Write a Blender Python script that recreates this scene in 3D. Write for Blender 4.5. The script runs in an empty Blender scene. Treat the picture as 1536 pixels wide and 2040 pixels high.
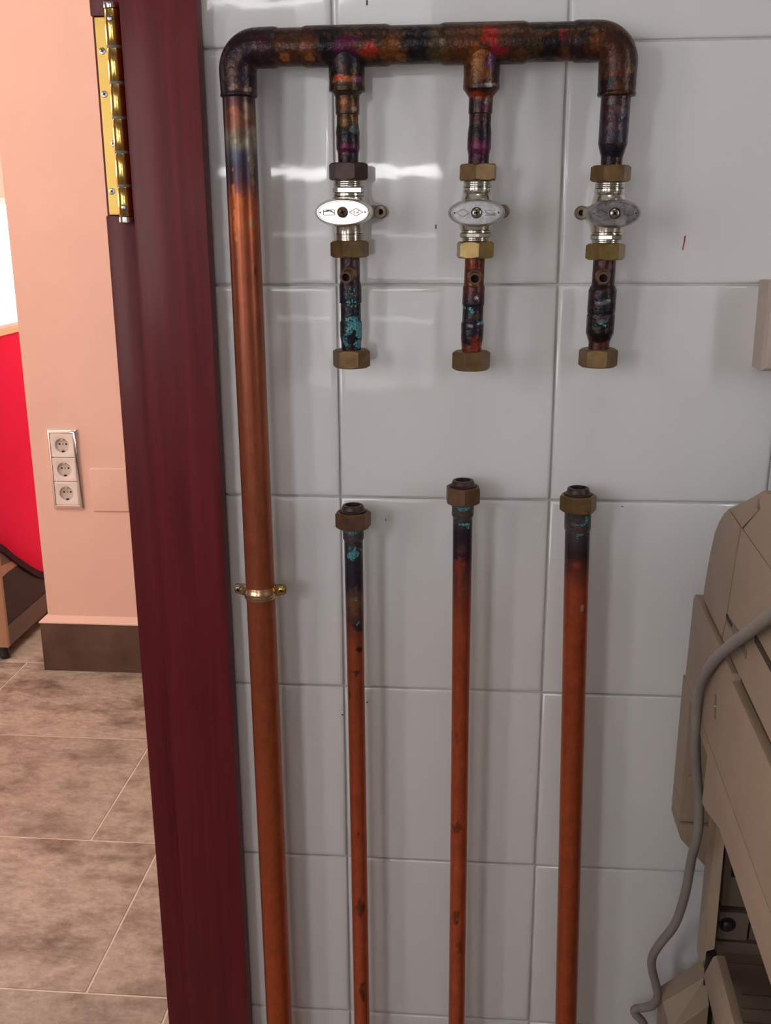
import bpy, bmesh, math, random
from mathutils import Vector, noise, Matrix
random.seed(7)
SC = bpy.context.scene
COL = SC.collection
PI = math.pi

# ------------------------------------------------------------------ camera, world, lights, exposure
cam_d = bpy.data.cameras.new('camera')
cam = bpy.data.objects.new('camera', cam_d)
COL.objects.link(cam)
cam.location = (0.1262, -0.9488, 1.30)
cam.rotation_euler = (1.2920, 0.0061, 0.0851)
cam_d.sensor_fit = 'VERTICAL'
cam_d.sensor_height = 36.0
cam_d.lens = 36.0 * 2045.56 / 2040.0
cam_d.clip_start = 0.02
SC.camera = cam

world = bpy.data.worlds.new('world')
SC.world = world
world.use_nodes = True
world.node_tree.nodes['Background'].inputs[0].default_value = (0.75, 0.85, 1.0, 1)
world.node_tree.nodes['Background'].inputs[1].default_value = 0.6

SC.view_settings.view_transform = 'Standard'
SC.view_settings.look = 'None'
SC.view_settings.exposure = 0.0
SC.view_settings.gamma = 1.0
SC.view_settings.use_curve_mapping = False
SC.cycles.use_denoising = True
SC.cycles.max_bounces = 8

WINDOW_BLIND = 1.5     # backlit blind of the window behind the camera
WINDOW_STRIP = 13.0    # daylight through the gaps of the shutter
FILL_SASH = 10.5       # added glowing sash, kept out of the tile reflections
WINDOW_LEFT = 9.0      # narrow window in the left wall
WINDOW_RIGHT = 14.0     # narrow window in the right wall
WINDOW_HALL = 8.0      # large window of the hall


def area(name, loc, target, sx, sy, power, color):
    d = bpy.data.lights.new(name, 'AREA')
    d.shape = 'RECTANGLE'
    d.size = sx
    d.size_y = sy
    d.energy = power
    d.color = color
    o = bpy.data.objects.new(name, d)
    COL.objects.link(o)
    o.location = loc
    o.rotation_euler = (Vector(target) - Vector(loc)).to_track_quat('-Z', 'Y').to_euler()
    return o


area('hall_ceiling_lamp', (-0.8, 0.40, 2.6), (-0.8, 0.6, 0), 0.9, 0.4, 16.0, (1.0, 0.80, 0.70))
area('hall_left_lamp', (-2.2, 0.6, 2.6), (-2.2, 0.9, 0), 0.6, 0.6, 12.0, (1.0, 0.82, 0.72))  # added lamp with no known fitting, brightens the counter side
area('hall_rear_lamp', (-0.4, 2.9, 2.6), (-0.4, 2.8, 0), 0.8, 0.6, 32.0, (1.0, 0.86, 0.78))  # added behind the peach wall to light the red front
area('utility_ceiling_lamp', (0.2, -0.7, 2.6), (0.2, -0.6, 0), 0.3, 0.3, 1.5, (1.0, 0.92, 0.84))


# ------------------------------------------------------------------ helpers
def lin(c, k=1.0):
    out = []
    for v in c[:3]:
        v = v / 255.0
        v = v / 12.92 if v <= 0.04045 else ((v + 0.055) / 1.055) ** 2.4
        out.append(min(0.95, v * k))
    return out


class MB:
    """collects shapes and links them as ONE mesh object"""

    def __init__(self):
        self.v, self.f, self.c, self.g = [], [], {}, {}

    def add(self, vs, fs):
        n = len(self.v)
        self.v += [tuple(p) for p in vs]
        self.f += [tuple(i + n for i in f) for f in fs]
        return n

    def box(self, x0, x1, y0, y1, z0, z1):
        self.add([(x0, y0, z0), (x1, y0, z0), (x1, y1, z0), (x0, y1, z0), (x0, y0, z1), (x1, y0, z1), (x1, y1, z1), (x0, y1, z1)],
                 [(0, 3, 2, 1), (4, 5, 6, 7), (0, 1, 5, 4), (1, 2, 6, 5), (2, 3, 7, 6), (3, 0, 4, 7)])
        return self

    def rings(self, rings, cap0=True, cap1=True):
        n = len(rings[0])
        vs = [p for r in rings for p in r]
        fs = []
        for i in range(len(rings) - 1):
            for j in range(n):
                k = (j + 1) % n
                fs.append((i * n + j, i * n + k, (i + 1) * n + k, (i + 1) * n + j))
        if cap0:
            fs.append(tuple(reversed(range(n))))
        if cap1:
            fs.append(tuple(range((len(rings) - 1) * n, len(rings) * n)))
        self.add(vs, fs)
        return self

    def lathe_z(self, ctr, prof, seg=48, cap0=True, cap1=True):
        """ctr(z) -> (x, y); prof = [(z, r)]"""
        rs = []
        for z, r in prof:
            cx, cy = ctr(z)
            rs.append([(cx + r * math.cos(2 * PI * j / seg), cy + r * math.sin(2 * PI * j / seg), z) for j in range(seg)])
        if prof[0][0] > prof[-1][0]:
            rs = rs[::-1]
            cap0, cap1 = cap1, cap0
        return self.rings(rs, cap0, cap1)

    def lathe(self, o, d, prof, seg=32, cap0=True, cap1=True):
        """o origin, d axis, prof = [(t, r)]"""
        o, d = Vector(o), Vector(d).normalized()
        a = d.orthogonal().normalized()
        b = d.cross(a)
        rs = [[tuple(o + d * t + a * (r * math.cos(2 * PI * j / seg)) + b * (r * math.sin(2 * PI * j / seg))) for j in range(seg)] for t, r in prof]
        return self.rings(rs, cap0, cap1)

    def tube(self, path, r, seg=16, cap=True):
        pts = [Vector(p) for p in path]
        rs, a = [], None
        for i, p in enumerate(pts):
            d = (pts[min(i + 1, len(pts) - 1)] - pts[max(i - 1, 0)]).normalized()
            a = d.orthogonal().normalized() if a is None else (a - d * a.dot(d)).normalized()
            b = d.cross(a)
            rr = r[i] if isinstance(r, (list, tuple)) else r
            rs.append([tuple(p + a * (rr * math.cos(2 * PI * j / seg)) + b * (rr * math.sin(2 * PI * j / seg))) for j in range(seg)])
        return self.rings(rs, cap, cap)

    def prism(self, outer, inner):
        """outer, inner: matching loops of 3-D points"""
        n = len(outer)
        fs = [tuple(range(n)), tuple(reversed(range(n, 2 * n)))]
        for i in range(n):
            k = (i + 1) % n
            fs.append((k, i, n + i, n + k))
        self.add(list(outer) + list(inner), fs)
        return self

    def paint(self, fn, i0=0):
        for i in range(i0, len(self.v)):
            self.c[i], self.g[i] = fn(self.v[i])
        return self

    def build(self, name, m, parent=None, base=(0, 0, 0), smooth=None, bevel=0.0, weld=False, local=False):
        org = Vector(base)
        if local:
            org = Vector((0, 0, 0))
        elif parent is not None:
            org = Vector((0, 0, 0))
            p = parent
            while p is not None:
                org = org + p.location
                p = p.parent
        me = bpy.data.meshes.new(name)
        me.from_pydata([tuple(Vector(q) - org) for q in self.v], [], self.f)
        if self.c:
            ca = me.color_attributes.new('Col', 'FLOAT_COLOR', 'POINT')
            buf, vb = [], []
            for i in range(len(self.v)):
                buf += list(self.c.get(i, (0.1, 0.05, 0.03))) + [1.0]
                vb.append(self.g.get(i, 0.0))
            ca.data.foreach_set('color', buf)
            va = me.attributes.new('verd', 'FLOAT', 'POINT')
            va.data.foreach_set('value', vb)
        bm = bmesh.new()
        bm.from_mesh(me)
        if weld:
            bmesh.ops.remove_doubles(bm, verts=bm.verts, dist=1e-6)
        bmesh.ops.recalc_face_normals(bm, faces=bm.faces)
        if bevel:
            es = [e for e in bm.edges if len(e.link_faces) == 2 and e.calc_face_angle(0) > 0.6]
            bmesh.ops.bevel(bm, geom=es, offset=bevel, segments=2, profile=0.7, affect='EDGES', clamp_overlap=True)
        bm.to_mesh(me)
        bm.free()
        if smooth is not None:
            me.polygons.foreach_set('use_smooth', [True] * len(me.polygons))
            me.set_sharp_from_angle(angle=math.radians(smooth))
        me.materials.append(m)
        o = bpy.data.objects.new(name, me)
        COL.objects.link(o)
        if parent is not None:
            o.parent = parent
        else:
            o.location = base
        return o


def empty(name, loc):
    o = bpy.data.objects.new(name, None)
    o.empty_display_size = 0.02
    COL.objects.link(o)
    o.location = loc
    return o


def tag(o, label=None, cat=None, group=None, kind=None):
    if label:
        o['label'] = label
    if cat:
        o['category'] = cat
    if group:
        o['group'] = group
    if kind:
        o['kind'] = kind
    return o


def dense(prof, step):
    out = []
    for (a, r), (b, s) in zip(prof, prof[1:]):
        n = max(1, int(math.ceil(abs(b - a) / step)))
        out += [(a + (b - a) * i / n, r + (s - r) * i / n) for i in range(n)]
    return out + [prof[-1]]


# ------------------------------------------------------------------ materials
def mat(name, color, rough=0.5, metal=0.0, coat=0.0, spec=0.5):
    m = bpy.data.materials.new(name)
    m.use_nodes = True
    b = m.node_tree.nodes['Principled BSDF']
    b.inputs['Base Color'].default_value = (*color, 1)
    b.inputs['Roughness'].default_value = rough
    b.inputs['Metallic'].default_value = metal
    b.inputs['Coat Weight'].default_value = coat
    b.inputs['Specular IOR Level'].default_value = spec
    return m


def nd(m, t, **kw):
    n = m.node_tree.nodes.new(t)
    for k, v in kw.items():
        if hasattr(n, k):
            setattr(n, k, v)
        else:
            n.inputs[k].default_value = v
    return n


def lk(m, a, b):
    m.node_tree.links.new(a, b)


def bsdf(m):
    return m.node_tree.nodes['Principled BSDF']


def add_noise_color(m, c0, c1, scale=6.0, detail=5.0, stretch=(1, 1, 1), lo=0.35, hi=0.65, rnd=0.0, bump=0.0, dist=0.002, bscale=None):
    """two-tone noise in object space, optional bump"""
    g = nd(m, 'ShaderNodeTexCoord')
    mp = nd(m, 'ShaderNodeMapping')
    mp.inputs['Scale'].default_value = stretch
    lk(m, g.outputs['Object'], mp.inputs['Vector'])
    vec = mp.outputs[0]
    if rnd:
        oi = nd(m, 'ShaderNodeObjectInfo')
        vm = nd(m, 'ShaderNodeVectorMath', operation='SCALE')
        cb = nd(m, 'ShaderNodeCombineXYZ')
        for i in range(3):
            lk(m, oi.outputs['Random'], cb.inputs[i])
        lk(m, cb.outputs[0], vm.inputs[0])
        vm.inputs['Scale'].default_value = rnd
        ad = nd(m, 'ShaderNodeVectorMath', operation='ADD')
        lk(m, vec, ad.inputs[0])
        lk(m, vm.outputs[0], ad.inputs[1])
        vec = ad.outputs[0]
    n = nd(m, 'ShaderNodeTexNoise')
    n.inputs['Scale'].default_value = scale
    n.inputs['Detail'].default_value = detail
    n.inputs['Roughness'].default_value = 0.65
    lk(m, vec, n.inputs['Vector'])
    r = nd(m, 'ShaderNodeValToRGB')
    r.color_ramp.elements[0].position = lo
    r.color_ramp.elements[1].position = hi
    r.color_ramp.elements[0].color = (*c0, 1)
    r.color_ramp.elements[1].color = (*c1, 1)
    lk(m, n.outputs['Fac'], r.inputs['Fac'])
    lk(m, r.outputs['Color'], bsdf(m).inputs['Base Color'])
    if bump:
        n2 = n
        if bscale:
            n2 = nd(m, 'ShaderNodeTexNoise')
            n2.inputs['Scale'].default_value = bscale
            n2.inputs['Detail'].default_value = 4.0
            lk(m, vec, n2.inputs['Vector'])
        bp = nd(m, 'ShaderNodeBump')
        bp.inputs['Strength'].default_value = bump
        bp.inputs['Distance'].default_value = dist
        lk(m, n2.outputs['Fac'], bp.inputs['Height'])
        lk(m, bp.outputs[0], bsdf(m).inputs['Normal'])
    return vec, r


# white glazed wall tile, gently wavy glaze
M_TILE = mat('glazed_white_tile', (0.74, 0.735, 0.74), 0.045, spec=0.55)
g = nd(M_TILE, 'ShaderNodeNewGeometry')
n1 = nd(M_TILE, 'ShaderNodeTexNoise')
n1.inputs['Scale'].default_value = 15.0
n1.inputs['Detail'].default_value = 3.5
n1.inputs['Roughness'].default_value = 0.45
lk(M_TILE, g.outputs['Position'], n1.inputs['Vector'])
bp = nd(M_TILE, 'ShaderNodeBump')
bp.inputs['Strength'].default_value = 0.08
bp.inputs['Distance'].default_value = 0.004
lk(M_TILE, n1.outputs['Fac'], bp.inputs['Height'])
lk(M_TILE, bp.outputs[0], bsdf(M_TILE).inputs['Normal'])
M_GROUT = mat('tile_grout', (0.42, 0.39, 0.36), 0.9)
add_noise_color(M_GROUT, (0.50, 0.46, 0.43), (0.74, 0.72, 0.70), scale=14.0, lo=0.3, hi=0.6)

M_WOOD = mat('dark_red_wood', (0.09, 0.02, 0.018), 0.36, spec=0.13, coat=0.05)
bsdf(M_WOOD).inputs['Coat Roughness'].default_value = 0.15
add_noise_color(M_WOOD, (0.105, 0.0135, 0.018), (0.180, 0.022, 0.027), scale=10.0, stretch=(9, 9, 0.35), lo=0.3, hi=0.7, bump=0.05, dist=0.0006)
M_PEACH = mat('peach_wall_paint', (0.82, 0.60, 0.48), 0.75)
add_noise_color(M_PEACH, (0.80, 0.545, 0.45), (0.84, 0.57, 0.47), scale=5.0)
M_DIMPAINT = mat('white_wall_paint', (0.70, 0.68, 0.66), 0.85)
add_noise_color(M_DIMPAINT, (0.34, 0.32, 0.30), (0.40, 0.38, 0.36), scale=4.0)  # greyed well below white to cut the bounce light
M_CEIL = mat('ceiling_paint', (0.75, 0.73, 0.70), 0.9)
add_noise_color(M_CEIL, (0.55, 0.53, 0.50), (0.6, 0.58, 0.55), scale=4.0)

M_SLATE = mat('slate_floor_tile', (0.4, 0.3, 0.22), 0.42)
vec, ramp = add_noise_color(M_SLATE, (0.17, 0.118, 0.09), (0.44, 0.36, 0.29), scale=8.5, detail=14.0, stretch=(1, 1.5, 1), lo=0.33, hi=0.55, rnd=37.0, bump=0.9, dist=0.005, bscale=30.0)
oi = nd(M_SLATE, 'ShaderNodeObjectInfo')
hs = nd(M_SLATE, 'ShaderNodeMix', data_type='RGBA', blend_type='MIX')
mx = nd(M_SLATE, 'ShaderNodeMath', operation='MULTIPLY')
mx.inputs[1].default_value = 0.4
lk(M_SLATE, oi.outputs['Random'], mx.inputs[0])
lk(M_SLATE, mx.outputs[0], hs.inputs[0])
lk(M_SLATE, ramp.outputs[0], hs.inputs[6])
hs.inputs[7].default_value = (0.27, 0.235, 0.185, 1)
fn_ = nd(M_SLATE, 'ShaderNodeTexNoise')
fn_.inputs['Scale'].default_value = 42.0
fn_.inputs['Detail'].default_value = 10.0
fn_.inputs['Roughness'].default_value = 0.75
lk(M_SLATE, vec, fn_.inputs['Vector'])
fm_ = nd(M_SLATE, 'ShaderNodeMapRange')
fm_.inputs['From Min'].default_value = 0.32
fm_.inputs['From Max'].default_value = 0.66
fm_.inputs['To Min'].default_value = 0.74
fm_.inputs['To Max'].default_value = 1.18
lk(M_SLATE, fn_.outputs['Fac'], fm_.inputs['Value'])
ml_ = nd(M_SLATE, 'ShaderNodeMix', data_type='RGBA', blend_type='MULTIPLY')
ml_.inputs[0].default_value = 1.0
lk(M_SLATE, hs.outputs[2], ml_.inputs[6])
lk(M_SLATE, fm_.outputs[0], ml_.inputs[7])
lk(M_SLATE, ml_.outputs[2], bsdf(M_SLATE).inputs['Base Color'])
M_FGROUT = mat('floor_grout', (0.62, 0.50, 0.40), 0.9)
add_noise_color(M_FGROUT, (0.66, 0.54, 0.45), (0.80, 0.68, 0.57), scale=30.0)
M_BASEB = mat('brown_stone_skirting', (0.12, 0.07, 0.05), 0.5)
add_noise_color(M_BASEB, (0.055, 0.028, 0.02), (0.13, 0.076, 0.053), scale=9.0, detail=8.0, lo=0.3, hi=0.7)


def copper(name, metal, rough, bump, spk, lump):
    m = mat(name, (0.3, 0.1, 0.05), rough, metal, spec=0.35)
    b = bsdf(m)
    at = nd(m, 'ShaderNodeAttribute', attribute_name='Col')
    vd = nd(m, 'ShaderNodeAttribute', attribute_name='verd')
    tc = nd(m, 'ShaderNodeNewGeometry')
    fine = nd(m, 'ShaderNodeTexNoise')
    fine.inputs['Scale'].default_value = 420.0
    fine.inputs['Detail'].default_value = 4.0
    lk(m, tc.outputs['Position'], fine.inputs['Vector'])
    fr = nd(m, 'ShaderNodeMapRange')
    fr.inputs['From Min'].default_value = 0.3
    fr.inputs['From Max'].default_value = 0.7
    fr.inputs['To Min'].default_value = 1 - spk
    fr.inputs['To Max'].default_value = 1 + spk
    lk(m, fine.outputs['Fac'], fr.inputs['Value'])
    mul = nd(m, 'ShaderNodeMix', data_type='RGBA', blend_type='MULTIPLY')
    mul.inputs[0].default_value = 1.0
    lk(m, at.outputs['Color'], mul.inputs[6])
    lk(m, fr.outputs[0], mul.inputs[7])
    # crust of verdigris where the mask and a fine noise agree
    vn = nd(m, 'ShaderNodeTexNoise')
    vn.inputs['Scale'].default_value = 560.0
    vn.inputs['Detail'].default_value = 5.0
    vn.inputs['Roughness'].default_value = 0.7
    lk(m, tc.outputs['Position'], vn.inputs['Vector'])
    sm = nd(m, 'ShaderNodeMath', operation='MULTIPLY_ADD')
    sm.inputs[1].default_value = 0.55
    sm.inputs[2].default_value = -0.29
    lk(m, vd.outputs['Fac'], sm.inputs[0])
    ad = nd(m, 'ShaderNodeMath', operation='ADD')
    lk(m, sm.outputs[0], ad.inputs[0])
    lk(m, vn.outputs['Fac'], ad.inputs[1])
    mr = nd(m, 'ShaderNodeMapRange')
    mr.inputs['From Min'].default_value = 0.53
    mr.inputs['From Max'].default_value = 0.62
    lk(m, ad.outputs[0], mr.inputs['Value'])
    has = nd(m, 'ShaderNodeMath', operation='GREATER_THAN')
    has.inputs[1].default_value = 0.06
    lk(m, vd.outputs['Fac'], has.inputs[0])
    gate = nd(m, 'ShaderNodeMath', operation='MULTIPLY')
    lk(m, mr.outputs[0], gate.inputs[0])
    lk(m, has.outputs[0], gate.inputs[1])
    vr = nd(m, 'ShaderNodeValToRGB')
    vr.color_ramp.elements[0].color = (0.008, 0.085, 0.115, 1)
    vr.color_ramp.elements[1].color = (0.15, 0.50, 0.53, 1)
    vr.color_ramp.elements[0].position = 0.40
    vr.color_ramp.elements[1].position = 0.72
    lk(m, vn.outputs['Fac'], vr.inputs['Fac'])
    mixc = nd(m, 'ShaderNodeMix', data_type='RGBA', blend_type='MIX')
    lk(m, gate.outputs[0], mixc.inputs[0])
    lk(m, mul.outputs[2], mixc.inputs[6])
    lk(m, vr.outputs[0], mixc.inputs[7])
    lk(m, mixc.outputs[2], b.inputs['Base Color'])
    mm = nd(m, 'ShaderNodeMath', operation='MULTIPLY_ADD')
    mm.inputs[1].default_value = -metal
    mm.inputs[2].default_value = metal
    lk(m, gate.outputs[0], mm.inputs[0])
    lk(m, mm.outputs[0], b.inputs['Metallic'])
    rr = nd(m, 'ShaderNodeMapRange')
    rr.inputs['From Min'].default_value = 0.3
    rr.inputs['From Max'].default_value = 0.7
    rr.inputs['To Min'].default_value = rough - 0.01
    rr.inputs['To Max'].default_value = rough + 0.03
    lk(m, fine.outputs['Fac'], rr.inputs['Value'])
    lk(m, rr.outputs[0], b.inputs['Roughness'])
    mid = nd(m, 'ShaderNodeTexNoise')
    mid.inputs['Scale'].default_value = 120.0
    mid.inputs['Detail'].default_value = 3.0
    lk(m, tc.outputs['Position'], mid.inputs['Vector'])
    ma = nd(m, 'ShaderNodeMath', operation='MULTIPLY_ADD')
    ma.inputs[1].default_value = lump
    lk(m, mid.outputs['Fac'], ma.inputs[0])
    lk(m, fine.outputs['Fac'], ma.inputs[2])
    hb = nd(m, 'ShaderNodeMath', operation='MULTIPLY_ADD')
    hb.inputs[1].default_value = 0.5
    lk(m, gate.outputs[0], hb.inputs[0])
    lk(m, ma.outputs[0], hb.inputs[2])
    bpn = nd(m, 'ShaderNodeBump')
    bpn.inputs['Strength'].default_value = bump
    bpn.inputs['Distance'].default_value = 0.0007
    lk(m, hb.outputs[0], bpn.inputs['Height'])
    lk(m, bpn.outputs[0], b.inputs['Normal'])
    return m


M_BURNT = copper('scorched_copper', 0.30, 0.30, 0.55, 0.25, 3.0)
M_COPPER = copper('tarnished_copper', 0.55, 0.33, 0.06, 0.09, 0.5)


def metal(name, c0, c1, rough, scale, metalness=1.0):
    m = mat(name, c0, rough, metalness)
    add_noise_color(m, c0, c1, scale=scale, detail=4.0, lo=0.3, hi=0.7, bump=0.08, dist=0.0004)
    return m


M_BRASSOLD = metal('dull_brass', (0.13, 0.075, 0.032), (0.235, 0.145, 0.062), 0.42, 90.0, 0.6)
M_BRASSDARK = metal('blackened_brass', (0.035, 0.02, 0.02), (0.075, 0.042, 0.032), 0.45, 90.0, 0.5)
M_BRASSGOLD = metal('golden_brass', (0.21, 0.135, 0.045), (0.34, 0.235, 0.09), 0.38, 80.0, 0.65)
M_BRASSRED = metal('reddish_old_brass', (0.11, 0.055, 0.032), (0.19, 0.10, 0.055), 0.45, 90.0, 0.5)
M_CHROME = metal('nickel_plate', (0.62, 0.58, 0.52), (0.78, 0.74, 0.68), 0.18, 60.0)
M_ZINC = metal('cast_zinc', (0.36, 0.36, 0.37), (0.58, 0.58, 0.59), 0.34, 260.0, 0.85)
M_ZINCGLARE = metal('bright_cast_zinc', (0.70, 0.68, 0.66), (0.86, 0.84, 0.82), 0.24, 260.0, 0.85)  # lighter copy of the cast zinc, carries the window's glare
M_ZINCDARK = metal('smoked_zinc', (0.13, 0.12, 0.13), (0.50, 0.49, 0.50), 0.30, 120.0, 0.85)
M_SCREW = metal('screw_steel', (0.30, 0.27, 0.25), (0.46, 0.42, 0.38), 0.28, 200.0)
M_SLOT = mat('screw_slot_dirt', (0.02, 0.016, 0.014), 0.8)  # near-black fill for screw crosses, studs and stamped marks
add_noise_color(M_SLOT, (0.015, 0.012, 0.01), (0.03, 0.024, 0.02), scale=200)
M_BLACK = mat('dark_hole', (0.008, 0.006, 0.006), 0.7)
add_noise_color(M_BLACK, (0.006, 0.005, 0.005), (0.014, 0.010, 0.010), scale=200)
M_GOLD = metal('polished_brass', (0.78, 0.50, 0.12), (0.86, 0.58, 0.17), 0.17, 40.0)
M_GOLDPLATE = metal('satin_brass_plate', (0.90, 0.56, 0.10), (0.95, 0.63, 0.14), 0.40, 40.0, 0.25)
M_GREYRING = mat('grey_nylon', (0.18, 0.16, 0.15), 0.5)
add_noise_color(M_GREYRING, (0.16, 0.14, 0.14), (0.2, 0.18, 0.17), scale=80)
M_MIRROR = metal('chrome', (0.80, 0.79, 0.78), (0.86, 0.85, 0.84), 0.07, 30.0)
M_BANDBRASS = metal('brass_band', (0.60, 0.40, 0.24), (0.76, 0.54, 0.32), 0.25, 120.0, 0.95)

M_EARGOLD = metal('yellow_brass_ear', (0.60, 0.40, 0.13), (0.74, 0.52, 0.19), 0.24, 150.0)
M_EAR = metal('bronze_casting', (0.20, 0.15, 0.11), (0.34, 0.27, 0.20), 0.36, 120.0, 0.8)

M_BEIGE = mat('aged_beige_plastic', (0.30, 0.215, 0.15), 0.5)
add_noise_color(M_BEIGE, (0.285, 0.205, 0.145), (0.32, 0.23, 0.165), scale=18.0, bump=0.06, dist=0.0003, bscale=900.0)
M_BEIGELIGHT = mat('light_beige_plastic', (0.36, 0.27, 0.2), 0.5)
add_noise_color(M_BEIGELIGHT, (0.345, 0.255, 0.185), (0.38, 0.285, 0.21), scale=18.0)
M_BEIGESHADE = mat('grey_beige_steel', (0.17, 0.125, 0.09), 0.5)  # same beige as the covers, darkened to paint recess shade
add_noise_color(M_BEIGESHADE, (0.16, 0.115, 0.085), (0.19, 0.14, 0.105), scale=12.0)
M_GAP = mat('dark_gap', (0.035, 0.018, 0.010), 0.8)
add_noise_color(M_GAP, (0.03, 0.015, 0.009), (0.045, 0.024, 0.014), scale=60)
M_CABLE = mat('grey_pvc_cable', (0.24, 0.21, 0.19), 0.5)
add_noise_color(M_CABLE, (0.225, 0.195, 0.18), (0.26, 0.23, 0.21), scale=40)
M_SOCKET = mat('white_socket_plastic', (0.80, 0.74, 0.70), 0.35)
add_noise_color(M_SOCKET, (0.79, 0.73, 0.69), (0.82, 0.76, 0.72), scale=30)
M_SOCKETWELL = mat('socket_well_plastic', (0.62, 0.57, 0.53), 0.4)
add_noise_color(M_SOCKETWELL, (0.60, 0.55, 0.51), (0.64, 0.59, 0.55), scale=30)
M_RED = mat('glossy_red_lacquer', (0.72, 0.004, 0.035), 0.35, spec=0.08)
add_noise_color(M_RED, (0.84, 0.003, 0.070), (0.90, 0.004, 0.085), scale=4)
M_REDSHADE = mat('dark_red_lip', (0.10, 0.006, 0.02), 0.4, spec=0.08)  # shade under the curved red front, painted as a dark strip
add_noise_color(M_REDSHADE, (0.03, 0.004, 0.012), (0.045, 0.006, 0.016), scale=10)
M_CREAM = mat('cream_worktop', (0.80, 0.64, 0.38), 0.4)
add_noise_color(M_CREAM, (0.78, 0.62, 0.36), (0.84, 0.68, 0.42), scale=6)
M_WHITE = mat('white_worktop', (0.85, 0.83, 0.78), 0.3)
add_noise_color(M_WHITE, (0.83, 0.81, 0.76), (0.87, 0.85, 0.8), scale=6)
M_SIDEPANEL = mat('dark_glossy_panel', (0.05, 0.032, 0.033), 0.3, spec=0.2)
add_noise_color(M_SIDEPANEL, (0.024, 0.014, 0.015), (0.032, 0.02, 0.02), scale=5)
M_KICK = mat('brown_plinth', (0.10, 0.068, 0.05), 0.4)
add_noise_color(M_KICK, (0.09, 0.06, 0.045), (0.115, 0.08, 0.06), scale=5)
M_TAN = mat('tan_laminate', (0.42, 0.25, 0.15), 0.45)
add_noise_color(M_TAN, (0.39, 0.23, 0.135), (0.46, 0.28, 0.17), scale=8, stretch=(4, 4, 0.5))
M_FOOT = mat('black_rubber_foot', (0.014, 0.013, 0.018), 0.4)
add_noise_color(M_FOOT, (0.012, 0.011, 0.016), (0.02, 0.018, 0.024), scale=50)
M_PEN = mat('red_pen_ink', (0.35, 0.01, 0.05), 0.6)
add_noise_color(M_PEN, (0.30, 0.008, 0.04), (0.40, 0.015, 0.06), scale=300)
M_SPECK = mat('black_scuff', (0.05, 0.03, 0.03), 0.7)
add_noise_color(M_SPECK, (0.04, 0.025, 0.025), (0.07, 0.04, 0.04), scale=300)
M_BOX = mat('beige_box_plastic', (0.52, 0.42, 0.36), 0.5)
add_noise_color(M_BOX, (0.50, 0.40, 0.34), (0.54, 0.44, 0.38), scale=20)
M_SHUTTER = mat('shutter_slat', (0.16, 0.145, 0.13), 0.5)
add_noise_color(M_SHUTTER, (0.15, 0.135, 0.12), (0.18, 0.16, 0.145), scale=10)


def pane_mat(name, color, strength):
    m = mat(name, (0.8, 0.8, 0.8), 0.3)
    b = bsdf(m)
    b.inputs['Emission Color'].default_value = (*color, 1)
    b.inputs['Emission Strength'].default_value = strength
    return m


M_BLIND = pane_mat('backlit_blind', (0.96, 0.97, 1.0), WINDOW_BLIND)
M_PANE_RIGHT = pane_mat('daylit_right_pane', (0.95, 0.97, 1.0), WINDOW_RIGHT)
M_FILL_SASH = pane_mat('daylit_sash', (0.95, 0.97, 1.0), FILL_SASH)
M_PANE_SIDE = pane_mat('daylit_side_pane', (1.0, 0.98, 0.96), 5.0)
M_PANE_STRIPS = [pane_mat('daylit_shutter_gap', (1.0, 0.98, 0.97), WINDOW_STRIP * q) for q in (0.22, 0.30, 1.0, 0.7)]
M_PANE_LEFT = pane_mat('daylit_narrow_pane', (1.0, 0.93, 0.86), WINDOW_LEFT)
M_PANE_HALL = pane_mat('daylit_hall_pane', (1.0, 0.99, 0.97), WINDOW_HALL)


# ------------------------------------------------------------------ the setting
def struct(name, mb, m, label=None, parent=None, **kw):
    o = mb.build(name, m, parent, **kw)
    if parent is None:
        o['kind'] = 'structure'
    return o


H = 2.64
# floor with slate tiles in running bond
floor = struct('floor', MB().box(-4.2, 1.75, -1.62, 3.9, -0.05, -0.0012), M_FGROUT)
tile_me = {}


def floor_tile(x0, x1, y0, y1):
    gap = 0.0022
    w, d = round(x1 - x0, 3), round(y1 - y0, 3)
    key = (w, d)
    if key not in tile_me:
        a, b = w / 2 - gap, d / 2 - gap
        o = MB().box(-a, a, -b, b, -0.0012, 0.0).build('floor_tile', M_SLATE, None, bevel=0.0005)
        tile_me[key] = o.data
    else:
        o = bpy.data.objects.new('floor_tile', tile_me[key])
        COL.objects.link(o)
    o.parent = floor
    o.location = ((x0 + x1) / 2, (y0 + y1) / 2, 0)


joints = [-0.53, -0.69, -0.62]
rows = []
y = 0.048
k = 0
while y > -1.62:
    y -= 0.448
y0 = y
for r in range(17):
    ya, yb = y0 + r * 0.448, y0 + (r + 1) * 0.448
    if abs(ya - 0.048) < 0.01:
        j = -0.377
    elif abs(ya - 0.496) < 0.01:
        j = -0.531
    elif abs(ya - 0.944) < 0.01:
        j = -0.688
    elif abs(ya - 1.392) < 0.01:
        j = -0.62
    else:
        j = -0.3 - 0.155 * (r % 4)
    ya, yb = max(ya, -1.62), min(yb, 3.9)
    if yb - ya < 0.03:
        continue
    xmin, xmax = (-1.25, 1.25) if yb < 0.02 else (-4.2, 1.75)
    x = j - 0.6 * 8
    while x < xmax:
        a, b = max(x, xmin), min(x + 0.6, xmax)
        if b - a > 0.03:
            floor_tile(a, b, ya, yb)
        x += 0.6

# tiled wall of the utility room
wb = MB()
wb.box(-0.165, 1.35, 0.004, 0.10, 0, H)
wb.box(-1.05, -0.165, 0.004, 0.10, 2.09, H)
wb.box(-1.35, -1.05, 0.004, 0.10, 0, H)
wall_back = struct('wall_back', wb, M_GROUT)
wt = {}


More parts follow.
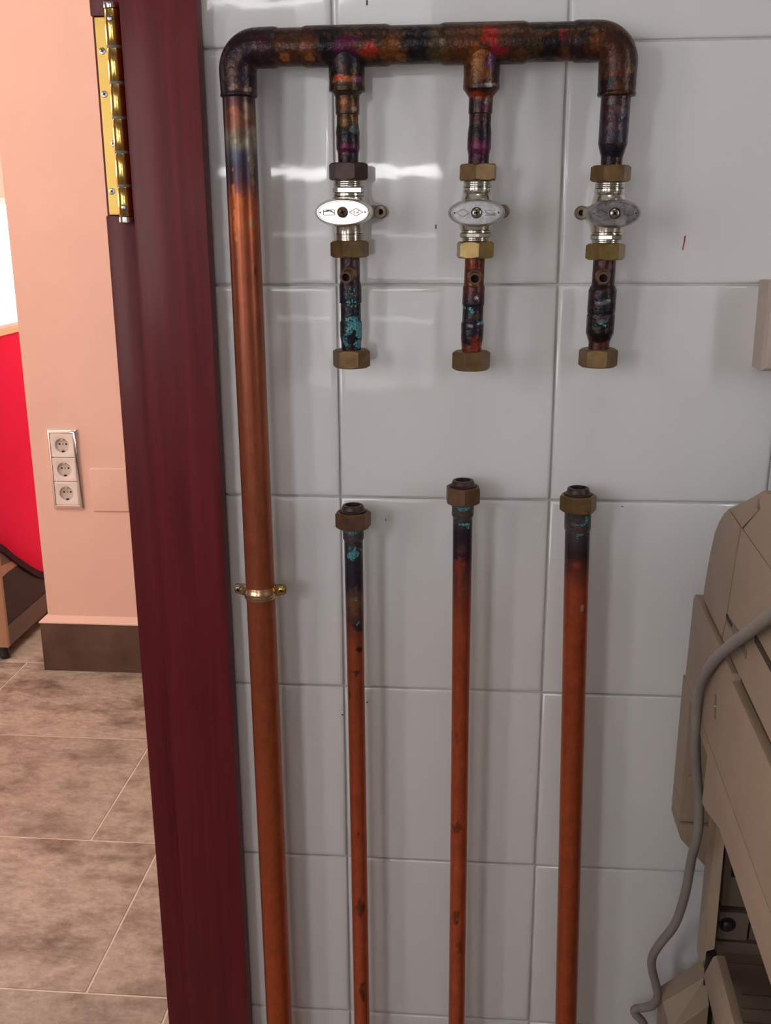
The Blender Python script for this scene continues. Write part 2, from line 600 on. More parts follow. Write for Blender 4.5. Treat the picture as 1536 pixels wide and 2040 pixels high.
def wall_tile(x0, x1, z0, z1):
    gap = 0.0009
    key = (round(x1 - x0, 4), round(z1 - z0, 4))
    if key not in wt:
        a, b = key[0] / 2 - gap, key[1] / 2 - gap
        m = MB()
        # pillowed glaze: three rings from the joint to the flat face
        loops = []
        for ins, yy in ((0, 0.004), (0, 0.0016), (0.0009, 0.0006), (0.0026, 0.0001), (0.006, 0.0)):
            loops.append([(-a + ins, yy, -b + ins), (a - ins, yy, -b + ins), (a - ins, yy, b - ins), (-a + ins, yy, b - ins)])
        m.rings(loops, False, True)
        o = m.build('wall_tile', M_TILE, None, smooth=50)
        wt[key] = o.data
    else:
        o = bpy.data.objects.new('wall_tile', wt[key])
        COL.objects.link(o)
    o.parent = wall_back
    o.location = ((x0 + x1) / 2, random.uniform(-0.0002, 0.0002), (z0 + z1) / 2)
    o.rotation_euler = (random.uniform(-0.003, 0.003), 0, random.uniform(-0.003, 0.003))


ztops = [0.0] + [0.0417 + 0.2 * i for i in range(14)]
for za, zb in zip(ztops, ztops[1:]):
    xs = [-0.165, 0.0, 0.2, 0.4, 0.6, 0.8, 1.0]
    for xa, xb in zip(xs, xs[1:]):
        wall_tile(xa, xb, za, min(zb, H))
    if za > 2.0:
        for xa, xb in ((-0.4, -0.165), (-0.6, -0.4), (-0.8, -0.6), (-1.05, -0.8)):
            wall_tile(xa, xb, max(za, 2.1), min(zb, H))
    for xa, xb in ((-1.25, -1.05),):
        wall_tile(xa, xb, za, min(zb, H))

pm = MB()
pm.add([(0.3077, -0.0004, 1.2834), (0.3087, -0.0004, 1.2836), (0.3083, -0.0004, 1.2785), (0.3073, -0.0004, 1.2713), (0.3066, -0.0004, 1.2716), (0.3074, -0.0004, 1.2780),
        (0.3077, 0.0003, 1.2834), (0.3087, 0.0003, 1.2836), (0.3083, 0.0003, 1.2785), (0.3073, 0.0003, 1.2713), (0.3066, 0.0003, 1.2716), (0.3074, 0.0003, 1.2780)],
       [(0, 1, 2, 3, 4, 5), (11, 10, 9, 8, 7, 6)] + [(i, (i + 1) % 6, (i + 1) % 6 + 6, i + 6) for i in range(6)])
o = pm.build('pen_mark', M_PEN, wall_back)
o['label'] = 'short red pen stroke on the tile right of the valves'
for (x, z, h, w) in ((0.0902, 1.2924, 0.0038, 0.0005), (0.0306, 1.4752, 0.004, 0.0006), (0.0095, 1.2727, 0.0006, 0.0006), (0.0436, 1.0195, 0.0022, 0.0003), (0.0275, 1.0270, 0.0008, 0.0008), (0.2680, 1.0370, 0.0007, 0.0007), (-0.002, 0.810, 0.001, 0.001), (0.0235, 0.825, 0.0009, 0.0009)):
    MB().box(x - w, x + w, -0.0004, 0.0003, z - h / 2, z + h / 2).build('scuff_mark', M_SPECK, wall_back)

# other walls and ceiling of the utility room: narrow, with a blinded window opposite the pipes
FY = -1.62
wr = MB()
wr.box(1.25, 1.35, FY, -0.92, 0, H)
wr.box(1.25, 1.35, -0.74, 0.0, 0, H)
wr.box(1.25, 1.35, -0.92, -0.74, 0, 1.15)
wr.box(1.25, 1.35, -0.92, -0.74, 1.95, H)
struct('wall_right', wr, M_DIMPAINT)
wl = MB()
wl.box(-1.35, -1.25, FY, -1.30, 0, H)
wl.box(-1.35, -1.25, -1.06, 0.0, 0, H)
wl.box(-1.35, -1.25, -1.30, -1.06, 0, 1.0)
wl.box(-1.35, -1.25, -1.30, -1.06, 1.95, H)
struct('wall_left', wl, M_DIMPAINT)
wf = MB()
wf.box(-1.35, 1.35, FY - 0.1, FY, 0, 0.86)
wf.box(-1.35, 1.35, FY - 0.1, FY, 1.86, H)
wf.box(-1.35, -1.12, FY - 0.1, FY, 0.86, 1.86)
wf.box(0.06, 1.35, FY - 0.1, FY, 0.86, 1.86)
struct('wall_front', wf, M_DIMPAINT)
struct('ceiling', MB().box(-4.2, 1.75, FY - 0.1, 3.9, H, H + 0.08), M_CEIL)
w1 = MB()
for x0, x1 in ((-1.12, -1.08), (-0.78, -0.58), (0.02, 0.06)):
    w1.box(x0, x1, FY - 0.06, FY, 0.86, 1.86)
for z0, z1 in ((0.86, 0.90), (1.82, 1.86)):
    w1.box(-0.58, 0.02, FY - 0.06, FY, z0, z1)
    w1.box(-1.08, -0.78, FY - 0.06, FY, z0, z1)
window_1 = struct('window_1', w1, M_WHITE)
MB().box(-1.08, -0.78, FY - 0.050, FY - 0.045, 1.10, 1.82).build('pane', M_FILL_SASH, window_1)  # added light source that brightens the tiles
MB().box(-1.08, -0.78, FY - 0.055, FY - 0.035, 0.90, 1.10).build('sill_panel', M_WHITE, window_1)  # masks the added sash below so the wall foot stays dimmer
gaps = [(1.088, 1.096), (1.245, 1.250), (1.396, 1.424), (1.755, 1.772)]
zs = 0.90
for a, b in gaps + [(1.82, 1.82)]:
    n = max(1, int((a - zs) / 0.05))
    for i in range(n):
        st_ = (a - zs) / n
        z0, z1 = zs + i * st_ + 0.0008, zs + (i + 1) * st_ - 0.0008
        MB().box(-0.58, -0.272, FY - 0.030, FY - 0.022, z0, z1).build('shutter_slat', M_SHUTTER, window_1)
        MB().box(-0.268, 0.02, FY - 0.030, FY - 0.022, z0, z1).build('blind_slat', M_BLIND, window_1)
    zs = b
for (a, b), m_ in zip(gaps, M_PANE_STRIPS):
    MB().box(-0.52, 0.02, FY - 0.050, FY - 0.045, a - 0.012, b + 0.012).build('pane', m_, window_1)
# window_2: narrow window in the left wall
w2 = MB()
for y0_, y1_ in ((-1.30, -1.27), (-1.09, -1.06)):
    w2.box(-1.33, -1.26, y0_, y1_, 1.0, 1.95)
for z0, z1 in ((1.0, 1.04), (1.91, 1.95)):
    w2.box(-1.33, -1.26, -1.27, -1.09, z0, z1)
window_2 = struct('window_2', w2, M_WHITE)
MB().box(-1.30, -1.29, -1.27, -1.09, 1.04, 1.91).build('pane', M_PANE_LEFT, window_2)

# window_4: narrow window in the right wall
w4 = MB()
for y0_, y1_ in ((-0.92, -0.90), (-0.76, -0.74)):
    w4.box(1.26, 1.33, y0_, y1_, 1.15, 1.95)
for z0, z1 in ((1.15, 1.18), (1.92, 1.95)):
    w4.box(1.26, 1.33, -0.90, -0.76, z0, z1)
window_4 = struct('window_4', w4, M_WHITE)
MB().box(1.29, 1.30, -0.90, -0.76, 1.18, 1.92).build('pane', M_PANE_RIGHT, window_4)

# hall beyond the door: peach pillar with skirting, outer walls, big window
struct('wall_far', MB().box(-1.12, 1.45, 1.80, 1.94, 0, H), M_PEACH)
wh = MB()
wh.box(-4.2, 1.45, 3.8, 3.9, 0, 0.84)
wh.box(-4.2, -2.68, 3.8, 3.9, 2.25, H)
wh.box(-2.68, 1.45, 3.8, 3.9, 1.40, H)
wh.box(-1.22, 1.45, 3.8, 3.9, 0.84, 1.40)
wh.box(-4.2, -4.1, 3.8, 3.9, 0.84, 2.25)
struct('wall_hall', wh, M_PEACH)
whl = MB()
whl.box(-4.3, -4.2, 0.0, 3.9, 0, 0.95)
whl.box(-4.3, -4.2, 0.0, 3.9, 2.30, H)
whl.box(-4.3, -4.2, 0.0, 0.4, 0.95, 2.30)
whl.box(-4.3, -4.2, 3.4, 3.9, 0.95, 2.30)
struct('wall_hall_left', whl, M_PEACH)
w5 = MB()
for y0_, y1_ in ((0.4, 0.45), (1.87, 1.93), (3.35, 3.4)):
    w5.box(-4.28, -4.21, y0_, y1_, 0.95, 2.30)
for z0, z1 in ((0.95, 1.0), (2.25, 2.30)):
    w5.box(-4.28, -4.21, 0.45, 1.87, z0, z1)
    w5.box(-4.28, -4.21, 1.93, 3.35, z0, z1)
window_5 = struct('window_5', w5, M_WHITE)
for y0_, y1_ in ((0.45, 1.87), (1.93, 3.35)):
    MB().box(-4.25, -4.24, y0_, y1_, 1.0, 2.25).build('pane', M_PANE_SIDE, window_5)
struct('wall_hall_near', MB().box(-4.2, -1.35, 0.0, 0.10, 0, H), M_PEACH)
struct('wall_hall_right', MB().box(1.35, 1.45, 0.0, 1.80, 0, H).box(1.35, 1.45, 1.94, 3.8, 0, H), M_PEACH)
bb = struct('baseboard_far', MB().box(-1.1435, 1.35, 1.79, 1.7999, 0.0005, 0.152).box(-1.1435, -1.12, 1.7999, 1.94, 0.0005, 0.152), M_BASEB)
bl = MB()
# cream ledge: sloped mortar strip on top of the skirting
bl.prism([(-1.1460, 1.7885, 0.152), (-1.1460, 1.7885, 0.1555), (-1.1235, 1.7999, 0.1745), (-1.1235, 1.7999, 0.152)],
         [(1.35, 1.7885, 0.152), (1.35, 1.7885, 0.1555), (1.35, 1.7999, 0.1745), (1.35, 1.7999, 0.152)])
bl.prism([(-1.1460, 1.7885, 0.152), (-1.1460, 1.7885, 0.1555), (-1.1200, 1.7999, 0.1745), (-1.1200, 1.7999, 0.152)],
         [(-1.1460, 1.94, 0.152), (-1.1460, 1.94, 0.1555), (-1.1200, 1.94, 0.1745), (-1.1200, 1.94, 0.152)])
o = bl.build('ledge', M_PEACH, bb)
o['label'] = 'peach painted ledge on top of the skirting'
w3 = MB()
w3.box(-4.1, -4.05, 3.80, 3.86, 0.84, 2.25)
w3.box(-2.70, -2.66, 3.80, 3.86, 0.84, 2.25)
w3.box(-1.27, -1.22, 3.80, 3.86, 0.84, 1.40)
w3.box(-4.05, -2.70, 3.80, 3.86, 0.84, 0.872)
w3.box(-4.05, -2.70, 3.80, 3.86, 2.21, 2.25)
w3.box(-2.66, -1.27, 3.80, 3.86, 0.84, 0.872)
w3.box(-2.66, -1.27, 3.80, 3.86, 1.37, 1.40)
window_3 = struct('window_3', w3, M_WHITE)
MB().box(-4.05, -2.70, 3.84, 3.85, 0.872, 2.21).build('pane', M_PANE_HALL, window_3)
MB().box(-2.66, -1.27, 3.84, 3.85, 0.872, 1.37).build('pane', M_PANE_HALL, window_3)

# door frame (trim_1) and the door leaf standing open into the hall (door_1)
tr = MB()
tr.box(-0.1780, -0.1115, -0.021, -0.0006, 0.0005, 2.16)
tr.box(-0.1780, -0.1652, -0.0006, 0.11, 0.0005, 2.09)
tr.box(-1.05, -0.1652, 0.0, 0.11, 2.07, 2.0895)
tr.box(-1.12, -0.1780, -0.021, -0.0006, 2.09, 2.16)
tr.box(-1.12, -1.05, -0.021, -0.0006, 0.0005, 2.09)
tr.box(-1.0495, -1.03, -0.0006, 0.11, 0.0005, 2.07)
trim = struct('trim_1', tr, M_WOOD, bevel=0.0030, smooth=35)
XL, XR = -0.2105, -0.1795
d = MB()
prof = [(0.0, 0.012), (0.0, 1.3035), (0.004, 1.3035), (0.004, 1.4700), (0.0, 1.4700), (0.0, 2.06), (0.80, 2.06), (0.80, 0.012)]
d.prism([(XL, y, z) for y, z in prof], [(XR, y, z) for y, z in prof])
door = struct('door_1', d, M_WOOD, bevel=0.0012, smooth=35)
hp = MB().box(XL + 0.0030, XR, 0.0010, 0.0040, 1.3045, 1.4690)
plate = hp.build('hinge_plate', M_GOLDPLATE, door, bevel=0.0004)
plate['label'] = 'satin brass hinge plate let into the door edge'
kx, ky, kr = -0.1885, -0.0075, 0.0068
seg = [1.3018, 1.3290, 1.3575, 1.3860, 1.4145, 1.4435, 1.4745]
for i in range(6):
    a, b = seg[i] + 0.0011, seg[i + 1] - 0.0011
    kn = MB().lathe((kx, ky, a), (0, 0, 1), [(0, kr - 0.0005), (0.0006, kr), (b - a - 0.0006, kr), (b - a, kr - 0.0005)], 40)
    kn.build('hinge_knuckle', M_GOLD, door, smooth=40)
for i in range(1, 6):
    MB().lathe((kx, ky, seg[i] - 0.0012), (0, 0, 1), [(0, kr - 0.0002), (0.0024, kr - 0.0002)], 40).build('hinge_washer', M_GREYRING, door, smooth=40)
for z, s in ((1.3022, -1), (1.4740, 1)):
    MB().lathe((kx, ky, z), (0, 0, s), [(0, kr), (0.003, kr + 0.0002), (0.0046, kr), (0.0050, kr - 0.0006)], 40).build('hinge_cap', M_MIRROR, door, smooth=40)
for z in (1.4655, 1.3105):
    MB().lathe((kx, ky - kr + 0.0008, z), (0.05, -1, 0), [(0, 0.0029), (0.0010, 0.0028), (0.0014, 0.0022)], 24).build('hinge_pin', M_SCREW, door, smooth=40)


def screw_head(x, y, z, r, parent, h=0.0012, dir=(0, -1, 0), m=None, ang=0.4):
    o = MB().lathe((x, y, z), dir, [(0, r), (h * 0.4, r), (h * 0.8, r * 0.82), (h, r * 0.5)], 24).build('screw', m or M_SCREW, parent, smooth=50)
    return o


def cross_slot(mb, x, y, z, r, ang):
    w = r * 0.17
    ca, sa = math.cos(ang), math.sin(ang)
    for c, s in ((ca, sa), (-sa, ca)):
        pts = [(-r * 0.58, -w), (r * 0.58, -w), (r * 0.58, w), (-r * 0.58, w)]
        q = [(x + c * a - s * b, z + s * a + c * b) for a, b in pts]
        mb.prism([(a, y, b) for a, b in q], [(a, y + r * 0.25, b) for a, b in q])


for x, z in ((-0.2025, 1.4420), (-0.2035, 1.4068), (-0.1985, 1.3655), (-0.2035, 1.3248)):
    sc = MB().lathe((x, 0.0012, z), (0, -1, 0), [(0, 0.0030), (0.0008, 0.0028), (0.0010, 0.0020)], 24)
    sc.build('hinge_screw', M_SCREW, door, smooth=40)
    cs = MB()
    cross_slot(cs, x, 0.0000, z, 0.0026, 0.5)
    cs.build('screw_slot', M_SLOT, door)


# ------------------------------------------------------------------ copper paint: heat colours, soot, verdigris, painted highlights
def smooth01(t):
    t = max(0.0, min(1.0, t))
    return t * t * (3 - 2 * t)


def painter(stops, blobs, verds=(), axis='z', mott=0.35, rust=(112, 64, 32), rustw=0.35, K=1 / 1.35):
    st = sorted(stops)
    sc = [(a, lin(c, K)) for a, c in st]
    bl = [(x, z, rx, rz, lin(c, K)) for x, z, rx, rz, c in blobs]
    rl = lin(rust, K)

    def fn(p):
        v = Vector(p)
        n1 = noise.noise(v * 70.0)
        n2 = noise.noise(v * 210.0 + Vector((3, 7, 1)))
        n3 = noise.noise(v * 520.0)
        t = p[2] if axis == 'z' else p[0]
        t += 0.004 * n1 + 0.002 * n2
        if t <= sc[0][0]:
            c = list(sc[0][1])
        elif t >= sc[-1][0]:
            c = list(sc[-1][1])
        else:
            for (a, ca), (b, cb) in zip(sc, sc[1:]):
                if a <= t <= b:
                    w = (t - a) / (b - a) if b > a else 0
                    c = [ca[i] * (1 - w) + cb[i] * w for i in range(3)]
                    break
        c = [q * (1 + mott * (0.7 * n1 + 0.6 * n2 + 0.4 * n3)) for q in c]
        if rustw:
            w = rustw * smooth01((n2 + 0.6 * n1 - 0.18) / 0.22)
            c = [c[i] * (1 - w) + rl[i] * w for i in range(3)]
        for x, z, rx, rz, bc in bl:
            dx, dz = (p[0] - x) / rx, (p[2] - z) / rz
            if abs(dx) > 1.8 or abs(dz) > 1.8:
                continue
            d = math.hypot(dx, dz) + 0.85 * n2 + 0.35 * n1 + 0.35 * n3
            w = 0.85 * smooth01((1.10 - d) / 0.40)
            c = [c[i] * (1 - w) + bc[i] * (1 + 0.25 * n3) * w for i in range(3)]
        vd = 0.0
        for x, z, rx, rz, s in verds:
            dx, dz = (p[0] - x) / rx, (p[2] - z) / rz
            d = math.hypot(dx, dz) + 0.3 * n2
            if d < 1.5:
                vd = max(vd, s * smooth01((1.45 - d) / 0.9))
        return [max(0.002, q) for q in c], vd
    return fn


BAR_BLOBS = [(0.0179, 1.4342, 0.0147, 0.0082, (100, 20, 64)), (0.0359, 1.4316, 0.0106, 0.0061, (178, 48, 26)), (0.0548, 1.432, 0.0082, 0.0098, (128, 74, 30)), (0.063, 1.4266, 0.0049, 0.0041, (150, 96, 50)), (-0.038, 1.4387, 0.0058, 0.0049, (96, 50, 34)), (-0.0286, 1.4313, 0.0066, 0.0049, (86, 48, 34)), (-0.0341, 1.4284, 0.0037, 0.0029, (170, 96, 44)), (-0.0144, 1.4348, 0.0074, 0.0107, (112, 58, 30)), (-0.0121, 1.428, 0.0033, 0.0041, (160, 96, 50)), (0.0006, 1.4361, 0.0074, 0.0164, (20, 18, 26)), (0.0765, 1.4346, 0.0122, 0.0179, (18, 17, 27)), (0.0907, 1.4336, 0.0053, 0.0163, (84, 66, 44)), (0.0989, 1.429, 0.0041, 0.009, (100, 70, 40)), (0.111, 1.4325, 0.0106, 0.0114, (98, 54, 28)), (0.1339, 1.441, 0.0105, 0.0081, (168, 38, 26)), (0.1402, 1.4297, 0.0097, 0.0045, (150, 26, 44)), (0.1362, 1.4261, 0.0032, 0.0028, (96, 40, 110)), (0.1241, 1.427, 0.0089, 0.0081, (140, 76, 24)), (0.156, 1.4398, 0.0056, 0.0056, (60, 44, 30)), (0.1682, 1.4322, 0.0105, 0.0105, (62, 46, 30)), (0.1603, 1.4279, 0.0057, 0.0036, (98, 64, 32)), (0.1822, 1.4327, 0.0073, 0.0161, (16, 14, 18)), (0.1934, 1.4413, 0.004, 0.0044, (122, 38, 34)), (0.2049, 1.433, 0.0088, 0.0096, (46, 24, 34)), (0.1957, 1.425, 0.0032, 0.0081, (108, 60, 36)), (0.2191, 1.4338, 0.0064, 0.008, (116, 66, 28)), (0.2289, 1.4281, 0.0056, 0.008, (92, 48, 26)), (0.2339, 1.4094, 0.0065, 0.004, (120, 54, 38)), (0.2408, 1.413, 0.0056, 0.0036, (96, 48, 30)), (0.2274, 1.4039, 0.0122, 0.0065, (24, 16, 24)), (0.2479, 1.4144, 0.0032, 0.004, (110, 84, 54)), (-0.0526, 1.4378, 0.0066, 0.0074, (66, 24, 44)), (-0.0613, 1.4296, 0.0091, 0.0083, (44, 24, 40)), (-0.0684, 1.4105, 0.0058, 0.0042, (40, 28, 44)), (-0.0767, 1.4153, 0.0042, 0.0029, (92, 60, 50)), (-0.0759, 1.406, 0.0042, 0.0025, (132, 104, 84)), (-0.0658, 1.4035, 0.0033, 0.0021, (150, 126, 100)), (0.0177, 1.4244, 0.014, 0.0074, (24, 24, 38)), (0.0102, 1.423, 0.0037, 0.0029, (64, 52, 46)), (0.0175, 1.4099, 0.0116, 0.0029, (190, 112, 66)), (0.0117, 1.4115, 0.0041, 0.0025, (176, 60, 36)), (0.0274, 1.4098, 0.0041, 0.0025, (132, 72, 140)), (0.0315, 1.4082, 0.0025, 0.0033, (150, 88, 40)), (0.0174, 1.4045, 0.0141, 0.0033, (62, 46, 26)), (0.1263, 1.4149, 0.0106, 0.0065, (130, 78, 26)), (0.1343, 1.4193, 0.0041, 0.0037, (110, 52, 110)), (0.1203, 1.4082, 0.0057, 0.0037, (104, 70, 36)), (0.1385, 1.4166, 0.0028, 0.0073, (48, 40, 46)), (0.1347, 1.4042, 0.0057, 0.002, (170, 170, 160)), (0.1278, 1.4013, 0.0123, 0.002, (30, 28, 34))]
DROP_BLOBS = [(0.0138, 1.393, 0.005, 0.0037, (172, 96, 36)), (0.0213, 1.3914, 0.0037, 0.0033, (124, 74, 28)), (0.0225, 1.3875, 0.0021, 0.0017, (180, 170, 150)), (0.017, 1.3852, 0.0067, 0.0017, (60, 34, 24)), (0.0144, 1.3782, 0.0042, 0.0033, (130, 92, 44)), (0.0228, 1.3789, 0.0038, 0.0033, (150, 100, 44)), (0.0235, 1.3718, 0.0033, 0.0033, (96, 100, 108)), (0.0167, 1.3656, 0.0075, 0.0029, (22, 20, 28)), (0.0158, 1.3585, 0.0059, 0.0021, (104, 24, 66)), (0.0233, 1.3576, 0.0038, 0.0021, (96, 40, 88)), (0.1238, 1.3975, 0.0049, 0.0029, (176, 58, 28)), (0.1279, 1.3959, 0.0057, 0.0016, (150, 60, 40)), (0.1333, 1.3913, 0.0029, 0.0049, (128, 110, 96)), (0.1248, 1.3875, 0.0037, 0.0033, (74, 60, 40)), (0.1322, 1.3874, 0.0049, 0.0025, (96, 28, 72)), (0.1229, 1.3791, 0.005, 0.0033, (70, 30, 30)), (0.1262, 1.3564, 0.0066, 0.0033, (110, 28, 76)), (0.132, 1.3572, 0.0033, 0.0025, (120, 50, 96)), (0.2295, 1.386, 0.0041, 0.0037, (78, 24, 26)), (0.2393, 1.3844, 0.0033, 0.0024, (140, 70, 52)), (0.2341, 1.3905, 0.0033, 0.0033, (96, 90, 100)), (0.2426, 1.3813, 0.0041, 0.0041, (92, 86, 98)), (0.2332, 1.3768, 0.0049, 0.0025, (70, 26, 28)), (0.2298, 1.3646, 0.0049, 0.0049, (72, 54, 80)), (0.238, 1.3629, 0.0049, 0.0033, (64, 48, 70)), (0.0124, 1.2613, 0.0039, 0.0069, (72, 36, 38)), (0.0228, 1.2604, 0.0026, 0.0052, (100, 78, 88)), (0.0191, 1.2469, 0.007, 0.0035, (58, 32, 46)), (0.122, 1.2593, 0.0043, 0.0077, (150, 62, 36)), (0.1283, 1.2409, 0.006, 0.0034, (96, 52, 56)), (0.1257, 1.2451, 0.0043, 0.0026, (168, 116, 60)), (0.1204, 1.2539, 0.0043, 0.0043, (118, 50, 30)), (0.1292, 1.192, 0.0044, 0.0039, (176, 66, 48)), (0.1265, 1.1972, 0.0035, 0.0035, (150, 56, 38)), (0.1187, 1.1963, 0.0035, 0.0052, (46, 26, 34)), (0.129, 1.205, 0.0044, 0.0035, (40, 44, 62)), (0.122, 1.2093, 0.0026, 0.0013, (160, 160, 170)), (0.1276, 1.2332, 0.0017, 0.0013, (210, 205, 200)), (0.2296, 1.2574, 0.0042, 0.0068, (86, 44, 50)), (0.2389, 1.2558, 0.0034, 0.0068, (66, 48, 64)), (0.2392, 1.1933, 0.003, 0.0026, (120, 58, 48)), (0.2344, 1.2291, 0.0051, 0.0013, (120, 124, 134)), (0.2393, 1.2307, 0.0026, 0.0009, (140, 140, 150)), (0.2352, 1.2138, 0.0043, 0.0017, (110, 118, 126))]  # pale patch at right of the first lower drop paints its highlight
LOW_BLOBS = [(0.0169, 0.9484, 0.0047, 0.0142, (76, 52, 34)), (0.0199, 0.9244, 0.0043, 0.0076, (30, 24, 28)), (0.0196, 0.8996, 0.0024, 0.0029, (30, 14, 10)), (0.0173, 0.8759, 0.0029, 0.0039, (46, 24, 20)), (0.0173, 0.6957, 0.0015, 0.0015, (24, 10, 10)), (0.0182, 0.6094, 0.0042, 0.0135, (60, 34, 20)), (0.0185, 0.503, 0.0027, 0.0128, (50, 28, 16)), (0.0105, 0.8491, 0.0015, 0.0039, (24, 16, 10)), (0.1171, 1.003, 0.0046, 0.0065, (56, 32, 34)), (0.1155, 0.9834, 0.0047, 0.014, (88, 36, 24)), (0.1182, 0.7094, 0.0045, 0.008, (66, 34, 20)), (0.1175, 0.6031, 0.0031, 0.0072, (60, 30, 18)), (0.1197, 0.5941, 0.0021, 0.0031, (40, 18, 12)), (0.1216, 0.5665, 0.0026, 0.0063, (70, 36, 18)), (0.1159, 0.8072, 0.0015, 0.0078, (80, 36, 24)), (0.2238, 0.9918, 0.0055, 0.0046, (84, 36, 26)), (0.2303, 0.9491, 0.0019, 0.0037, (130, 100, 90)), (0.2224, 1.0245, 0.0091, 0.0046, (46, 38, 36))]
RISER_BLOBS = [(-0.0763, 1.3794, 0.0059, 0.0126, (100, 58, 40)), (-0.0666, 1.3852, 0.0038, 0.0084, (92, 72, 60)), (-0.0747, 1.3675, 0.0068, 0.0076, (70, 60, 50)), (-0.0638, 1.3706, 0.0029, 0.0067, (110, 100, 92)), (-0.0818, 1.3068, 0.0013, 0.0258, (168, 98, 54)), (-0.0658, 1.3434, 0.0017, 0.0255, (112, 92, 76)), (-0.0785, 1.3129, 0.0069, 0.0069, (128, 66, 32)), (-0.067, 1.2963, 0.003, 0.0043, (104, 80, 64)), (-0.0665, 1.2564, 0.0009, 0.0009, (40, 20, 14)), (-0.0789, 1.2478, 0.0013, 0.0018, (70, 40, 24)), (-0.0675, 0.9425, 0.0014, 0.0014, (70, 30, 18))]  # the two narrow upright streaks paint the pipe's highlights
VERD = [(0.019, 1.2371, 0.007, 0.0096, 0.55), (0.0188, 1.2281, 0.0061, 0.0061, 0.6), (0.0177, 1.2134, 0.0079, 0.0044, 0.75), (0.0207, 1.2091, 0.007, 0.0044, 1.0), (0.0158, 1.2056, 0.0044, 0.0053, 0.8), (0.0246, 1.203, 0.004, 0.0062, 0.95), (0.0121, 1.1959, 0.0031, 0.008, 0.7), (0.0236, 1.1925, 0.004, 0.0044, 0.9), (0.1226, 1.223, 0.0022, 0.0017, 1.0), (0.124, 1.2209, 0.0022, 0.0017, 1.0), (0.1324, 1.2115, 0.003, 0.0013, 1.0), (0.1302, 1.2102, 0.0026, 0.0009, 1.0), (0.117, 1.2239, 0.0017, 0.0026, 0.6), (0.2223, 1.2257, 0.0013, 0.0026, 0.9), (0.2233, 1.2138, 0.0017, 0.006, 0.6), (0.2344, 1.2117, 0.0026, 0.0013, 0.8), (0.2379, 1.2096, 0.0017, 0.0013, 0.9), (0.2307, 1.2172, 0.0039, 0.0013, 0.5)]
LVERD = [(0.017, 1.0194, 0.0093, 0.0042, 0.75), (0.0118, 1.0174, 0.0037, 0.0056, 0.5), (0.0153, 1.0018, 0.0047, 0.0028, 0.7), (0.0143, 0.9948, 0.0042, 0.0047, 0.95), (0.0181, 0.9969, 0.0047, 0.0042, 0.8), (0.0229, 1.0009, 0.0028, 0.0028, 0.6), (0.0089, 0.9858, 0.0014, 0.0141, 0.5), (0.0184, 0.9525, 0.0012, 0.0028, 1.0), (0.019, 0.9254, 0.0014, 0.0019, 1.0), (0.0205, 0.9281, 0.0012, 0.0014, 1.0), (0.1174, 1.044, 0.0073, 0.0037, 0.8), (0.1238, 1.0455, 0.0027, 0.0041, 0.8), (0.1185, 1.0277, 0.0055, 0.0014, 0.9), (0.1232, 1.0259, 0.0023, 0.0032, 0.9), (0.1107, 1.0319, 0.0018, 0.0028, 0.4), (0.2309, 1.0342, 0.0018, 0.0055, 0.85), (0.2266, 1.0303, 0.0041, 0.0018, 0.7), (0.2199, 1.0302, 0.0036, 0.0023, 0.5), (0.2261, 1.0208, 0.0046, 0.0014, 0.9), (0.2227, 1.0159, 0.0018, 0.0046, 0.6), (0.2307, 1.019, 0.0018, 0.0014, 0.8)]


AX = {1: lambda z: (0.01846 - 0.00170 * z, -0.03), 2: lambda z: (0.09956 + 0.02036 * z, -0.03), 3: lambda z: (0.21347 + 0.01807 * z, -0.03)}
BARZ, BARY = 1.4372, -0.03
RX = lambda z: (-0.0738 - 0.0018 * z, -0.03)

man = empty('pipe_manifold', (RX(0)[0], -0.03, 0.0))
tag(man, 'scorched copper pipe manifold with three shut-off valves fixed high on the white tiles', 'pipework')

DARKBAR = [(-0.1, (44, 28, 40)), (-0.045, (52, 32, 38)), (-0.03, (70, 42, 30)), (-0.015, (66, 38, 28)), (0.0, (26, 22, 30)), (0.06, (76, 46, 30)), (0.068, (24, 22, 30)), (0.09, (60, 48, 36)),
           (0.11, (78, 42, 26)), (0.15, (74, 40, 26)), (0.175, (44, 34, 28)), (0.2, (50, 28, 30)), (0.23, (76, 44, 30)), (0.26, (52, 32, 30))]
P_BAR = painter(DARKBAR, BAR_BLOBS, axis='x', rustw=0.5)


def bar_ring(x, r, seg=64):
    return [(x, BARY + r * math.cos(2 * PI * j / seg), BARZ + r * math.sin(2 * PI * j / seg)) for j in range(seg)]


def bar(mb, prof, seg=64, step=0.0013):
    return mb.rings([bar_ring(x, r, seg) for x, r in dense(prof, step)])


# crossbar pipes
for prof in ([(-0.043, 0.0150), (-0.0195, 0.0150)], [(0.0515, 0.0150), (0.0950, 0.0150)], [(0.1640, 0.0150), (0.2035, 0.0151)]):
    bar(MB(), prof).paint(P_BAR).build('crossbar_pipe', M_BURNT, man, smooth=40)
# tees
for i, (x0, x1) in enumerate(((-0.0210, 0.0530), (0.0932, 0.1655))):
    t = MB()
    bar(t, [(x0, 0.0150), (x0 + 0.0012, 0.0155), (x0 + 0.004, 0.0163), (x1 - 0.004, 0.0163), (x1 - 0.0012, 0.0156), (x1, 0.0150)])
    t.lathe_z(AX[i + 1], dense([(1.4355, 0.0148), (1.4245, 0.0152), (1.412, 0.0149), (1.4065, 0.0150), (1.4045, 0.0153), (1.4020, 0.0150)], 0.0013), 64)
    t.paint(P_BAR).build('tee', M_BURNT, man, smooth=40)
# saddle fillets come with the heavy solder: a bead round each branch mouth
# elbows (short radius, socket at both ends)
P_ELL = painter(DARKBAR + [(-0.12, (38, 26, 36))], BAR_BLOBS + RISER_BLOBS, axis='x', rustw=0.35)


